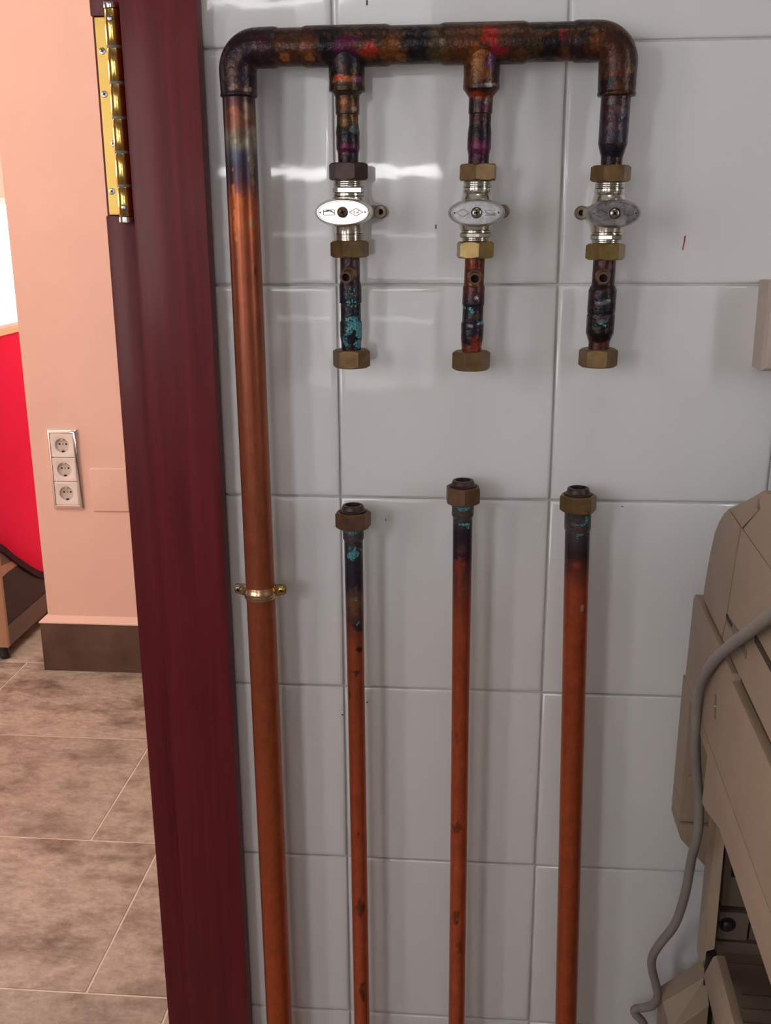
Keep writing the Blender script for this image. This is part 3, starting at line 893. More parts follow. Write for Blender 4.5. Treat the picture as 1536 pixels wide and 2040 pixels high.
def elbow(xv, xs, xe, zend, rv_end):
    """xv: x of the vertical leg, xs: x where the bend meets the bar, xe: end of the socket on the bar"""
    sgn = 1 if xs > xv else -1
    R = abs(xs - xv)
    r = 0.0158
    rs = []
    n = 26
    prof = dense([(xe, 0.0150), (xe - sgn * 0.0010, 0.0157), (xe - sgn * 0.004, 0.0162), (xs + sgn * 0.0006, 0.0160)], 0.0013)
    for x, rr in prof:
        rs.append([(x, BARY + rr * math.cos(2 * PI * j / 64), BARZ + rr * math.sin(2 * PI * j / 64)) for j in range(64)])
    for i in range(n + 1):
        a = (PI / 2) * i / n
        cx, cz = xs - sgn * R * math.sin(a), BARZ - R + R * math.cos(a)
        dx, dz = math.sin(a) * sgn, math.cos(a)       # radial direction in the xz plane, seen from the bend centre
        ring = []
        for j in range(64):
            u = 2 * PI * j / 64
            ring.append((cx - r * math.sin(u) * dx, BARY + r * math.cos(u), cz + r * math.sin(u) * dz))
        rs.append(ring)
    zc = BARZ - R
    for z, rr in dense([(zc - 0.0006, 0.0158), (zend + 0.004, 0.0153), (zend + 0.002, 0.0158), (zend + 0.0006, 0.0152), (zend, rv_end)], 0.0013):
        rs.append([(xv - sgn * rr * math.sin(2 * PI * j / 64), BARY + rr * math.cos(2 * PI * j / 64), z) for j in range(64)])
    m = MB().rings(rs)
    m.paint(P_ELL)
    return m


elbow(RX(1.41)[0] + 0.0003, -0.0585, -0.0405, 1.3985, 0.0138).build('elbow', M_BURNT, man, smooth=40)
elbow(AX[3](1.41)[0], 0.2222, 0.2018, 1.3945, 0.0120).build('elbow', M_BURNT, man, smooth=40)

# riser pipe down to the floor
RSTOPS = [(0.0, (140, 62, 34)), (0.5, (146, 66, 36)), (0.75, (140, 68, 42)), (0.96, (124, 64, 42)), (1.2, (112, 60, 42)), (1.275, (112, 56, 36)), (1.302, (126, 64, 36)), (1.316, (104, 50, 32)),  # lowest stops lightened to offset the light falling off downwards
          (1.331, (54, 34, 38)), (1.343, (44, 36, 48)), (1.352, (50, 52, 62)), (1.364, (96, 88, 76)), (1.376, (84, 52, 42)), (1.392, (60, 36, 38)), (1.41, (44, 28, 36))]
P_RIS = painter(RSTOPS, RISER_BLOBS, mott=0.22, rustw=0.0, K=1 / 0.58)
rp = MB().lathe_z(RX, dense([(0.0005, 0.0138), (1.262, 0.0138)], 0.006)[:-1] + dense([(1.262, 0.0138), (1.3995, 0.0138)], 0.0013), 64)
rp.paint(P_RIS).build('riser_pipe', M_COPPER, man, smooth=40)

# drops below the bar
DSTOP = {1: [(1.170, (40, 36, 46)), (1.200, (28, 30, 42)), (1.236, (32, 32, 46)), (1.246, (58, 34, 46)), (1.27, (66, 36, 40)), (1.335, (26, 16, 28)), (1.350, (30, 16, 30)), (1.3565, (84, 26, 58)), (1.362, (34, 24, 32)), (1.375, (58, 46, 36)), (1.390, (84, 54, 30)), (1.405, (60, 40, 30))],
         2: [(1.170, (140, 58, 42)), (1.188, (128, 54, 42)), (1.200, (44, 30, 34)), (1.222, (44, 42, 52)), (1.232, (74, 44, 58)), (1.243, (116, 56, 40)), (1.27, (112, 48, 32)), (1.335, (36, 18, 34)), (1.348, (60, 22, 48)), (1.357, (98, 28, 66)), (1.364, (34, 24, 34)), (1.378, (40, 26, 36)), (1.390, (54, 32, 40)), (1.398, (110, 44, 30)), (1.405, (46, 40, 40))],
         3: [(1.170, (96, 46, 40)), (1.190, (84, 40, 36)), (1.197, (30, 20, 24)), (1.215, (30, 30, 38)), (1.236, (38, 32, 46)), (1.246, (66, 36, 40)), (1.27, (72, 38, 42)), (1.335, (26, 18, 30)), (1.352, (32, 26, 38)), (1.370, (62, 52, 66)), (1.39, (68, 48, 58)), (1.40, (40, 24, 28))]}
UP = {1: [[(1.4035, 0.0150), (1.3985, 0.0102), (1.3845, 0.0100), (1.3838, 0.0093)], [(1.3842, 0.0092), (1.3770, 0.0092), (1.3722, 0.0098), (1.3695, 0.0102), (1.3672, 0.0099), (1.3570, 0.0100), (1.3535, 0.0089), (1.3380, 0.0086)]],
      2: [[(1.4022, 0.0149), (1.3960, 0.0101), (1.3835, 0.0099), (1.3828, 0.0092)], [(1.3832, 0.0092), (1.3750, 0.0091), (1.3705, 0.0096), (1.3680, 0.0099), (1.3560, 0.0100), (1.3510, 0.0089), (1.3360, 0.0086)]],
      3: [[(1.3965, 0.0121), (1.3770, 0.0121), (1.3755, 0.0119)], [(1.3757, 0.0122), (1.3740, 0.0120), (1.3580, 0.0120), (1.3475, 0.0089), (1.3350, 0.0087)]]}
LOWER = {1: [[(1.2720, 0.0087), (1.2470, 0.0087), (1.2432, 0.0097), (1.2283, 0.0098), (1.2274, 0.0090), (1.2122, 0.0090)], [(1.2126, 0.0091), (1.2108, 0.0099), (1.1990, 0.0098), (1.1935, 0.0089), (1.1800, 0.0088)]],
         2: [[(1.2720, 0.0087), (1.2440, 0.0087), (1.2415, 0.0096), (1.2268, 0.0097), (1.2259, 0.0091), (1.2118, 0.0091)], [(1.2122, 0.0092), (1.2104, 0.0100), (1.1975, 0.0098), (1.1900, 0.0089), (1.1800, 0.0087)]],
         3: [[(1.2700, 0.0097), (1.2440, 0.0097), (1.2390, 0.0120), (1.2206, 0.0120), (1.2198, 0.0117), (1.2180, 0.0117)], [(1.2184, 0.0118), (1.2170, 0.0121), (1.2025, 0.0119), (1.1945, 0.0090), (1.1800, 0.0090)]]}
for k in (1, 2, 3):
    pf = painter(DSTOP[k], DROP_BLOBS + BAR_BLOBS, VERD, rustw=0.4)
    for j, (names, sets) in enumerate(((('reducer', 'drop_pipe'), UP[k]), (('drop_pipe', 'pipe_tail'), LOWER[k]))):
        for nm, pr in zip(names, sets):
            MB().lathe_z(AX[k], dense(pr, 0.0011), 64).paint(pf).build(nm, M_BURNT, man, smooth=40)


def hex_nut(ctr, z0, z1, R, ang, m, parent, name='union_nut', hole=0.0, chamf=0.0016):
    """hexagon nut with turned, chamfered ends; ang degrees of one corner from the viewer"""
    seg = 72
    rs = []
    h = z1 - z0
    ap = R * math.cos(PI / 6)
    zz = [z0, z0 + chamf * 0.35, z0 + chamf * 0.7, z0 + chamf, z0 + h / 2, z1 - chamf, z1 - chamf * 0.7, z1 - chamf * 0.35, z1]
    for z in zz:
        e = min(z - z0, z1 - z)
        cone = ap * 0.985 + (R - ap * 0.985) * min(1.0, e / chamf) * 1.02
        cx, cy = ctr(z)
        ring = []
        for j in range(seg):
            th = 2 * PI * j / seg
            loc = (th + PI / 6) % (PI / 3) - PI / 6
            hr = ap / math.cos(PI / 6 - abs(loc)) if False else ap / math.cos(((th % (PI / 3)) - PI / 6))
            r = min(hr, cone)
            a = th - PI / 2 + math.radians(ang)
            ring.append((cx + r * math.cos(a), cy + r * math.sin(a), z))
        rs.append(ring)
    mb = MB()
    if hole:
        for z, r in ((z1, hole), (z1 - h * 0.6, hole)):
            cx, cy = ctr(z)
            rs.append([(cx + r * math.cos(2 * PI * j / seg - PI / 2 + math.radians(ang)), cy + r * math.sin(2 * PI * j / seg - PI / 2 + math.radians(ang)), z) for j in range(seg)])
    mb.rings(rs)
    return mb.build(name, m, parent, smooth=12)


NUTS = [(1, 1.3312, 1.3455, -35, M_BRASSDARK), (1, 1.2672, 1.2812, -14.5, M_BRASSOLD), (1, 1.1712, 1.1872, -33, M_BRASSOLD),
        (2, 1.3298, 1.3434, -6, M_BRASSOLD), (2, 1.2662, 1.2802, 10.4, M_BRASSGOLD), (2, 1.1697, 1.1862, -23, M_BRASSOLD),
        (3, 1.3280, 1.3412, -26.7, M_BRASSOLD), (3, 1.2645, 1.2780, -25.7, M_BRASSGOLD), (3, 1.1730, 1.1888, -40, M_BRASSOLD)]
for k, z0, z1, a, m in NUTS:
    o = hex_nut(AX[k], z0, z1, 0.0169, a, m, man)
    if m is M_BRASSDARK:
        o['label'] = 'nut blackened by the torch'
    if m is M_BRASSGOLD:
        o['label'] = 'brighter yellow brass nut'

# small pressure test nipples with an open bore
for k, (px, pz, hx, hz) in ((1, (0.0152, 1.2512, 0.0171, 1.2540)), (2, (0.1256, 1.2499, 0.1254, 1.2512)), (3, (0.2333, 1.2503, 0.2345, 1.2513))):
    a, b = Vector((hx, -0.037, hz)), Vector((px, -0.0525, pz))
    d = b - a
    L = d.length
    n = MB().lathe(a, d, [(0, 0.0066), (L * 0.35, 0.0064), (L * 0.42, 0.0050), (L * 0.55, 0.0048), (L * 0.62, 0.0056), (L * 0.95, 0.0055), (L, 0.0050), (L, 0.0034), (L * 0.45, 0.0034)], 40)
    o = n.build('test_nipple', M_BRASSRED, man, smooth=40)
    MB().lathe(a + d * 0.5, d, [(0, 0.0033), (L * 0.08, 0.0033)], 24).build('bore', M_BLACK, o)


# ball valves
def thread(z0, z1, r, pitch=0.0013):
    out = []
    n = max(2, int(abs(z1 - z0) / pitch))
    s = (z1 - z0) / n
    for i in range(n):
        out += [(z0 + s * i, r - 0.0008), (z0 + s * (i + 0.35), r), (z0 + s * (i + 0.65), r)]
    return out + [(z1, r - 0.0008)]


def hex_ring(mb, ctr, z0, z1, R, ang, sides=8):
    a0 = math.radians(ang) - PI / 2
    rs = []
    for z, q in ((z0, 0.93), (z0 + 0.0006, 1.0), (z1 - 0.0006, 1.0), (z1, 0.93)):
        cx, cy = ctr(z)
        rs.append([(cx + R * q * math.cos(a0 + 2 * PI * j / sides), cy + R * q * math.sin(a0 + 2 * PI * j / sides), z) for j in range(sides)])
    mb.rings(rs)


def ellipse(cx, y, cz, a, b, tilt, n=64):
    """ring in the xz plane, tilted about x by tilt"""
    out = []
    for j in range(n):
        u = 2 * PI * j / n
        dx, dz = a * math.cos(u), b * math.sin(u)
        out.append((cx + dx, y + dz * math.sin(tilt), cz + dz * math.cos(tilt)))
    return out


VALVES = {1: dict(top=1.3312, bot=1.2812, flip=True, hz=1.3048, tilt=0.030, a=0.0217, b=0.0098, ear=(0.0417, 1.3053), m=M_ZINCGLARE),
          2: dict(top=1.3298, bot=1.2802, flip=False, hz=1.3037, tilt=-0.035, a=0.0210, b=0.0094, ear=(0.1490, 1.3050), m=M_ZINC),
          3: dict(top=1.3280, bot=1.2780, flip=False, hz=1.3025, tilt=-0.02, a=0.0196, b=0.0096, ear=(0.2166, 1.3033), m=M_ZINCDARK)}
for k, q in VALVES.items():
    ct = AX[k]
    top, bot, hz = q['top'], q['bot'], q['hz']
    v = MB()
    if q['flip']:
        v.lathe_z(ct, thread(top + 0.001, top - 0.0055, 0.0135), 56)
        hex_ring(v, ct, top - 0.0102, top - 0.0058, 0.0138, 10)
        v.lathe_z(ct, [(top - 0.0100, 0.0120), (top - 0.0110, 0.0139), (top - 0.0124, 0.0139), (top - 0.0128, 0.0130), (top - 0.0140, 0.0146), (top - 0.0175, 0.0150), (hz + 0.002, 0.0152), (hz - 0.006, 0.0150), (hz - 0.0105, 0.0128), (bot + 0.0062, 0.0126), (bot + 0.0058, 0.0114)], 56)
        v.lathe_z(ct, thread(bot + 0.0058, bot - 0.001, 0.0128), 56)
    else:
        v.lathe_z(ct, thread(top + 0.001, top - 0.0052, 0.0127), 56)
        v.lathe_z(ct, [(top - 0.0052, 0.0116), (top - 0.0056, 0.0128), (top - 0.0100, 0.0128), (top - 0.0106, 0.0124), (top - 0.0112, 0.0130), (hz + 0.006, 0.0148), (hz, 0.0152), (hz - 0.008, 0.0150), (hz - 0.0125, 0.0142), (bot + 0.0098, 0.0140), (bot + 0.0090, 0.0122), (bot + 0.0084, 0.0136), (bot + 0.0076, 0.0136), (bot + 0.0070, 0.0120)], 56)
        hex_ring(v, ct, bot + 0.0033, bot + 0.0072, 0.0141, 12)
        v.lathe_z(ct, thread(bot + 0.0036, bot - 0.001, 0.0125), 56)
    cx = ct(hz)[0]
    v.lathe((cx, -0.036, hz), (0, -1, 0), [(0, 0.0090), (0.012, 0.0090), (0.013, 0.0072), (0.026, 0.0070)], 32)
    valve = v.build('valve', M_CHROME, man, smooth=35)
    valve['label'] = 'nickel plated ball valve'
    # mounting ear on a stalk towards the wall
    ex, ez = q['ear']
    s = 1 if ex > cx else -1
    e = MB()
    e.lathe((ex, -0.0062, ez), (0, -1, 0), [(0, 0.0030), (0, 0.0058), (0.0055, 0.0058), (0.0065, 0.0050), (0.0065, 0.0026), (0.001, 0.0026)], 36)
    e.prism([(cx, -0.0125, ez + 0.0068), (ex - s * 0.001, -0.0120, ez + 0.0052), (ex - s * 0.001, -0.0120, ez - 0.0052), (cx, -0.0125, ez - 0.0078)] if s > 0 else
            [(cx, -0.0125, ez - 0.0078), (ex - s * 0.001, -0.0120, ez - 0.0052), (ex - s * 0.001, -0.0120, ez + 0.0052), (cx, -0.0125, ez + 0.0068)],
            [(cx, -0.0090, ez + 0.0068), (ex - s * 0.0045, -0.0080, ez + 0.0046), (ex - s * 0.0045, -0.0080, ez - 0.0046), (cx, -0.0090, ez - 0.0078)] if s > 0 else
            [(cx, -0.0090, ez - 0.0078), (ex - s * 0.0045, -0.0080, ez - 0.0046), (ex - s * 0.0045, -0.0080, ez + 0.0046), (cx, -0.0090, ez + 0.0068)])
    e.build('mounting_ear', M_EAR, valve, smooth=35)
    MB().lathe((ex, -0.0008, ez), (0, -1, 0), [(0, 0.0024), (0.008, 0.0024)], 20).build('ear_stud', M_SLOT, valve, smooth=40)
    # oval handle: wide rim behind, smaller flat face in front
    a, b, tl = q['a'], q['b'], q['tilt']
    yF = -0.0755
    h = MB()
    spec = [(0.0170, 0.78, 0.80), (0.0160, 1.06, 1.10), (0.0130, 1.12, 1.22), (0.0080, 1.11, 1.20), (0.0020, 1.035, 1.06), (0.0006, 1.008, 1.012), (0.0, 0.985, 0.975), (0.0, 0.95, 0.92), (0.0005, 0.93, 0.89)]
    h.rings([ellipse(cx, yF + dy, hz, a * fa, b * fb, tl) for dy, fa, fb in spec], True, False)
    # sunk flat of the face
    n = 64
    base_i = len(h.v)
    h.rings([ellipse(cx, yF + 0.0005, hz, a * 0.93, b * 0.89, tl), ellipse(cx, yF + 0.0005, hz, 0.0046, 0.0046, tl), ellipse(cx, yF + 0.0022, hz, 0.0044, 0.0044, tl)], False, True)
    handle = h.build('handle', q['m'], valve, smooth=30)
    handle['label'] = {1: 'bright oval zinc handle', 2: 'grey oval zinc handle', 3: 'oval zinc handle smoked dark on its right side'}[k]
    MB().lathe((cx, yF + 0.0022, hz), (0, -1, -tl), [(0, 0.0043), (0.0008, 0.0043), (0.0016, 0.0038), (0.0022, 0.0026), (0.0024, 0.0012)], 32).build('handle_screw', M_SCREW if k != 1 else M_BRASSRED, valve, smooth=50)
    cs = MB()
    cross_slot(cs, cx, yF - 0.0003, hz, 0.0040, (0.35, 0.1, 0.6)[k - 1])
    cs.build('screw_slot', M_SLOT, valve)
    sg = -1 if q['flip'] else 1                     # the first valve is mounted upside down
    # maker's marks: letters in a lozenge on one side, a wave in a frame on the other
    em = MB()
    lx = cx - sg * 0.0112
    lz = [(lx - 0.0056, hz), (lx, hz + 0.0030), (lx + 0.0056, hz), (lx, hz - 0.0030)]
    yy = yF + 0.0004
    for p0, p1 in zip(lz, lz[1:] + lz[:1]):
        em.tube([(p0[0], yy, p0[1]), (p1[0], yy, p1[1])], 0.00026, 6)
    fx = cx + sg * 0.0112
    fr = [(fx - 0.0047, hz - 0.0020), (fx + 0.0047, hz - 0.0020), (fx + 0.0047, hz + 0.0020), (fx - 0.0047, hz + 0.0020)]
    for p0, p1 in zip(fr, fr[1:] + fr[:1]):
        em.tube([(p0[0], yy, p0[1]), (p1[0], yy, p1[1])], 0.00026, 6)
    em.tube([(fx - sg * 0.0047 + sg * 0.0094 * i / 12, yy, hz + sg * (0.0014 * math.sin(0.6 - 3.6 * i / 12) + 0.0)) for i in range(13)], 0.00034, 6)
    em.tube([(fx - sg * 0.0030 + sg * 0.0076 * i / 8, yy, hz - sg * (0.0010 + 0.0003 * math.sin(i * 0.8))) for i in range(9)], 0.00028, 6)
    em.build('emblem', M_SLOT if k == 1 else q['m'], valve)
    fc = bpy.data.curves.new('lettering', 'FONT')
    fc.body = 'JP B'
    fc.size = 0.0031
    fc.extrude = 0.00025
    fc.align_x = 'CENTER'
    fc.align_y = 'CENTER'
    to = bpy.data.objects.new('lettering_tmp', fc)
    COL.objects.link(to)
    bpy.context.view_layer.update()
    tm = bpy.data.meshes.new_from_object(to)
    bpy.data.objects.remove(to)
    tm.transform(Matrix.Rotation(PI / 2, 4, 'X'))
    if q['flip']:
        tm.transform(Matrix.Rotation(PI, 4, 'Y'))
    tm.materials.clear()
    tm.materials.append(M_SLOT if k == 1 else q['m'])
    lo = bpy.data.objects.new('lettering', tm)
    COL.objects.link(lo)
    lo.parent = valve
    lo.location = Vector((lx, yy, hz)) - man.location
    for dx in (-0.0182, 0.0182):
        MB().lathe((cx + dx * a / 0.0213, yF + 0.0006, hz), (0, -1, 0), [(0, 0.0007), (0.0003, 0.0007)], 12).build('dimple', M_BLACK, valve)


# ------------------------------------------------------------------ three capped-off risers below
LAX = {1: lambda z: (0.01767 - 0.00195 * z, -0.03), 2: lambda z: (0.12109 - 0.00281 * z, -0.03), 3: lambda z: (0.24694 - 0.02241 * z, -0.03)}
LSPEC = {1: dict(r=0.0084, c=(0.0100, 1.0215, 1.0075), c2=0.0088, nut=(1.0205, 1.0362), top=1.0425, ang=-12, m=M_BRASSRED,
                 lab='short copper pipe with turquoise crust under its open nut, left of the three lower pipes',
                 st=[(0.0, (112, 51, 30)), (0.5, (114, 52, 31)), (0.70, (112, 50, 30)), (0.90, (100, 46, 28)), (0.915, (84, 40, 28)), (0.93, (54, 32, 30)), (0.95, (68, 46, 38)), (0.962, (30, 26, 34)), (0.99, (26, 26, 34)), (1.005, (46, 40, 42)), (1.03, (36, 34, 40))]),
         2: dict(r=0.0086, c=(0.0103, 1.0470, 1.0320), c2=0.0091, nut=(1.0462, 1.0622), top=1.0680, ang=6, m=M_BRASSRED,
                 lab='tallest of the three lower copper pipes, standing between the other two with an open nut',
                 st=[(0.0, (112, 51, 30)), (0.5, (116, 54, 32)), (0.70, (116, 53, 31)), (0.92, (104, 46, 28)), (0.955, (84, 38, 28)), (0.98, (60, 32, 30)), (0.995, (32, 20, 30)), (1.02, (28, 22, 30)), (1.035, (48, 42, 40)), (1.05, (42, 40, 42))]),
         3: dict(r=0.0112, c=(0.0122, 1.0425, 1.0215), c2=0.0114, nut=(1.0405, 1.0560), top=1.0625, ang=-22, m=M_BRASSOLD,
                 lab='thickest of the three lower copper pipes, at the right beside the beige machine',
                 st=[(0.0, (104, 48, 27)), (0.5, (106, 49, 28)), (0.80, (106, 48, 26)), (0.92, (104, 46, 26)), (0.965, (102, 44, 28)), (0.985, (66, 32, 26)), (1.0, (34, 24, 28)), (1.025, (42, 36, 38)), (1.05, (36, 32, 36))])}
for k, q in LSPEC.items():
    ct = LAX[k]
    root = empty('capped_riser', (ct(0)[0], -0.03, 0.0))
    tag(root, q['lab'], 'pipe', 'capped risers under the manifold')
    pf = painter(q['st'], LOW_BLOBS, LVERD, mott=0.25, rustw=0.0, K=1 / 0.32)
    cr, ca, cb = q['c']
    r = q['r']
    MB().lathe_z(ct, dense([(0.0005, r), (0.86, r)], 0.004)[:-1] + dense([(0.86, r), (cb + 0.001, q['c2'])], 0.0012), 48).paint(pf).build('pipe', M_COPPER, root, smooth=40)
    MB().lathe_z(ct, dense([(cb, q['c2']), (cb + 0.0012, q['c2'] + 0.0005), (cb + 0.003, cr), (ca - 0.002, cr), (ca + 0.004, cr - 0.0008)], 0.0011), 48).paint(pf).build('solder_collar', M_BURNT, root, smooth=40)
    z0, z1 = q['nut']
    R = 0.0170
    hex_nut(ct, z0, z1, R, q['ang'], q['m'], root, hole=0.0128)
    t = q['top']
    MB().lathe_z(ct, [(z1 - 0.010, 0.0110), (z1 - 0.001, 0.0118), (z1 + 0.0002, 0.0124), (z1 + 0.0012, 0.0124), (z1 + 0.0022, 0.0106), (t - 0.0012, 0.0100), (t, 0.0092), (t, 0.0072), (z1 - 0.008, 0.0070)], 56).build('ferrule', M_BRASSDARK, root, smooth=35)

# ------------------------------------------------------------------ pipe clamp on the riser
cz = 0.9545
ccx = RX(cz)[0]
cl = empty('pipe_clamp', (ccx, -0.004, cz))
tag(cl, 'brass two-screw pipe clamp round the long left copper pipe', 'pipe clamp')
band = MB().lathe_z(lambda z: (ccx, -0.03), [(cz - 0.0060, 0.0139), (cz - 0.0060, 0.0150), (cz - 0.0048, 0.0153), (cz - 0.0030, 0.0152), (cz - 0.0018, 0.0163), (cz + 0.0006, 0.0165), (cz + 0.0024, 0.0155), (cz + 0.0044, 0.0153), (cz + 0.0058, 0.0150), (cz + 0.0058, 0.0139)], 64, False, False)
band.build('band', M_BANDBRASS, cl, smooth=40)
for s, m in ((-1, M_BANDBRASS), (1, M_EARGOLD)):
    e = MB()
    for y0, y1 in ((-0.0322, -0.0308), (-0.0298, -0.0284)):
        pts = [(ccx + s * 0.0140, cz - 0.0048)]
        for i in range(15):
            a = -PI / 2 + PI * i / 14
            pts.append((ccx + s * (0.0212 + 0.0050 * math.cos(a)), cz + 0.002 + 0.0050 * math.sin(a)))
        pts.append((ccx + s * 0.0140, cz + 0.0064))
        if s < 0:
            pts = pts[::-1]
        e.prism([(x, y0, z) for x, z in pts], [(x, y1, z) for x, z in pts])
    e.build('ear', m, cl, smooth=35)
    MB().lathe((ccx + s * 0.0212, -0.0322, cz + 0.002), (0, -1, 0), [(0, 0.0037), (0.0008, 0.0037), (0.0018, 0.0030), (0.0022, 0.0015)], 28).build('screw', M_SCREW if s < 0 else M_EARGOLD, cl, smooth=50)
    cs = MB()
    cross_slot(cs, ccx + s * 0.0212, -0.0346, cz + 0.002, 0.0036, 0.5)
    cs.build('screw_slot', M_SLOT, cl)
MB().lathe((ccx, -0.0005, cz), (0, -1, 0), [(0, 0.0060), (0.002, 0.0060), (0.0025, 0.0036), (0.0155, 0.0036)], 24).build('wall_stud', M_SCREW, cl, smooth=40)

# ------------------------------------------------------------------ triple socket and blanking plate on the peach wall
sx0, sx1, sz0, sz1 = -1.0680, -0.9785, 0.5050, 0.7370
sp = empty('triple_socket', ((sx0 + sx1) / 2, 1.80, sz0))
tag(sp, 'triple white wall socket in a chrome frame on the peach wall', 'socket')
YF = 1.7885
fr = MB()
loops = []
for ins, y in ((0, 1.7998), (0, 1.7960), (0.0020, 1.7935), (0.0060, 1.7905), (0.0095, 1.7892), (0.0112, 1.7900), (0.0112, 1.7995)):
    loops.append([(sx0 + ins, y, sz0 + ins), (sx1 - ins, y, sz0 + ins), (sx1 - ins, y, sz1 - ins), (sx0 + ins, y, sz1 - ins)])
fr.rings(loops, False, False)
fr.build('frame', M_MIRROR, sp, smooth=30)
pitch = (sz1 - sz0 - 0.0224) / 3
for i in range(3):
    zc = sz0 + 0.0112 + pitch * (i + 0.5)
    xc = (sx0 + sx1) / 2 - 0.0005
    a, b, r, n = 0.0336, pitch / 2 - 0.0006, 0.0205, 48
    m = MB()

    def sq(ins, y):
        out = []
        for j in range(n):
            u = 2 * PI * j / n
            c, s_ = math.cos(u), math.sin(u)
            k_ = min((a - ins) / max(abs(c), 1e-6), (b - ins) / max(abs(s_), 1e-6))
            out.append((xc + c * k_, y, zc + s_ * k_))
        return out

    def ci(rr, y):
        return [(xc + rr * math.cos(2 * PI * j / n), y, zc + rr * math.sin(2 * PI * j / n)) for j in range(n)]
    m.rings([sq(0, 1.7990), sq(0, 1.7905), sq(0.0012, 1.7893), ci(r + 0.0012, 1.7893), ci(r, 1.7898)], False, False)
    module = m.build('socket_module', M_SOCKET, sp, smooth=30)
    w = MB().rings([ci(r, 1.7898), ci(r - 0.0008, 1.7960), ci(r - 0.0012, 1.7968)], False, True)
    w.build('socket_well', M_SOCKETWELL, module, smooth=30)
    for dx in (-0.0096, 0.0096):
        MB().lathe((xc + dx, 1.7968, zc + 0.003), (0, -1, 0), [(0, 0.0028), (0.0003, 0.0028)], 16).build('pin_hole', M_BLACK, module)
    MB().lathe((xc, 1.7968, zc + 0.003), (0, -1, 0), [(0, 0.0017), (0.0003, 0.0017)], 16).build('centre_screw', M_SLOT, module)
    for s_ in (-1, 1):
        MB().box(xc - 0.0032, xc + 0.0032, 1.7905, 1.7965, zc + s_ * 0.0176 - 0.0018, zc + s_ * 0.0176 + 0.0018).build('earth_clip', M_SLOT if s_ < 0 else M_SOCKETWELL, module)
bp_ = MB()
loops = []
px0, px1, pz0, pz1 = -0.9525, -0.8480, 0.4985, 0.6245
for ins, y in ((0, 1.7998), (0, 1.7972), (0.0018, 1.7958), (0.0030, 1.7956)):
    loops.append([(px0 + ins, y, pz0 + ins), (px1 - ins, y, pz0 + ins), (px1 - ins, y, pz1 - ins), (px0 + ins, y, pz1 - ins)])
bp_.rings(loops, True, True)
o = bp_.build('blanking_plate', M_PEACH, None, base=((px0 + px1) / 2, 1.7998, pz0), smooth=30)
tag(o, 'square peach painted blanking plate on the wall between the triple socket and the door frame', 'cover plate')

# ------------------------------------------------------------------ red bar counter in the hall
ctr = empty('bar_counter', (-1.75, 2.3, 0.0))
tag(ctr, 'glossy red fronted bar counter with black feet left of the peach wall', 'counter')
FX = -1.278
cb = MB().box(-2.3, FX - 0.003, 1.8600, 2.9, 0.045, 0.34)
cb.build('cabinet', M_SIDEPANEL, ctr)
MB().box(-2.3, FX + 0.001, 1.8470, 1.8598, 0.044, 0.40).build('end_panel', M_TAN, ctr, bevel=0.0008)
MB().box(FX - 0.0028, FX, 1.8602, 2.9, 0.045, 0.108).build('plinth', M_KICK, ctr)
tr_ = MB()
pts = []
for i in range(13):
    t = i / 12
    pts.append((1.8602 + 0.150 * t, 0.268 + 0.012 * t * (1 - t) - 0.002 * t))
up = [(y, z + 0.034 - 0.024 * ((y - 1.8602) / 0.15)) for y, z in pts]
loop = pts + up[::-1]
tr_.prism([(FX, y, z) for y, z in loop], [(FX - 0.0027, y, z) for y, z in loop])
tr_.build('trim_strip', M_TAN, ctr)
MB().box(FX - 0.0028, FX - 0.0004, 1.8602, 2.0, 0.290, 0.36).build('upper_panel', M_KICK, ctr)
curve = [(1.8300, 0.385), (1.8697, 0.367), (1.9000, 0.345), (1.9275, 0.3215), (1.9650, 0.294), (2.0047, 0.2662), (2.0550, 0.232), (2.1046, 0.2012), (2.16, 0.175), (2.25, 0.150), (2.40, 0.138), (2.9, 0.135)]
redb = MB()
n_ = len(curve)
out_, xs_ = [], []
prof_r = [(0.000, 0.0), (0.006, 0.022), (0.010, 0.06), (0.012, 0.14)]
rings_ = []
for dx, dz in prof_r:
    rings_.append([(FX + 0.002 + dx, y, z + dz) for y, z in curve])
rings_.append([(FX + 0.012, y, 0.9725) for y, z in curve])
vs, fs = [], []
for r_ in rings_:
    vs += r_
for i in range(len(rings_) - 1):
    for j in range(n_ - 1):
        fs.append((i * n_ + j, (i + 1) * n_ + j, (i + 1) * n_ + j + 1, i * n_ + j + 1))
bk = [[(FX - 0.5, y, z) for y, z in curve], [(FX - 0.5, y, 0.9725) for y, z in curve]]
m0 = len(vs)
vs += bk[0] + bk[1]
L_ = len(rings_)
for j in range(n_ - 1):
    fs.append((m0 + j, m0 + j + 1, m0 + n_ + j + 1, m0 + n_ + j))
    fs.append((j, j + 1, m0 + j + 1, m0 + j))
    fs.append(((L_ - 1) * n_ + j, m0 + n_ + j, m0 + n_ + j + 1, (L_ - 1) * n_ + j + 1))
for e_ in (0, n_ - 1):
    fs.append(tuple(i * n_ + e_ for i in range(L_)) + (m0 + n_ + e_, m0 + e_))
redb.add(vs, fs)
redb.build('red_front', M_RED, ctr, smooth=40)
lip_shade = MB()
o1 = [(FX + 0.006, y, z + 0.002) for y, z in curve] + [(FX + 0.006, y, z - 0.022) for y, z in curve[::-1]]
o2 = [(FX - 0.002, y, z + 0.002) for y, z in curve] + [(FX - 0.002, y, z - 0.022) for y, z in curve[::-1]]
lip_shade.prism(o1, o2)
lip_shade.build('lip', M_REDSHADE, ctr)
MB().box(-2.0, FX + 0.016, 1.86, 2.95, 0.9728, 0.9905).build('worktop_edge', M_CREAM, ctr, bevel=0.002)
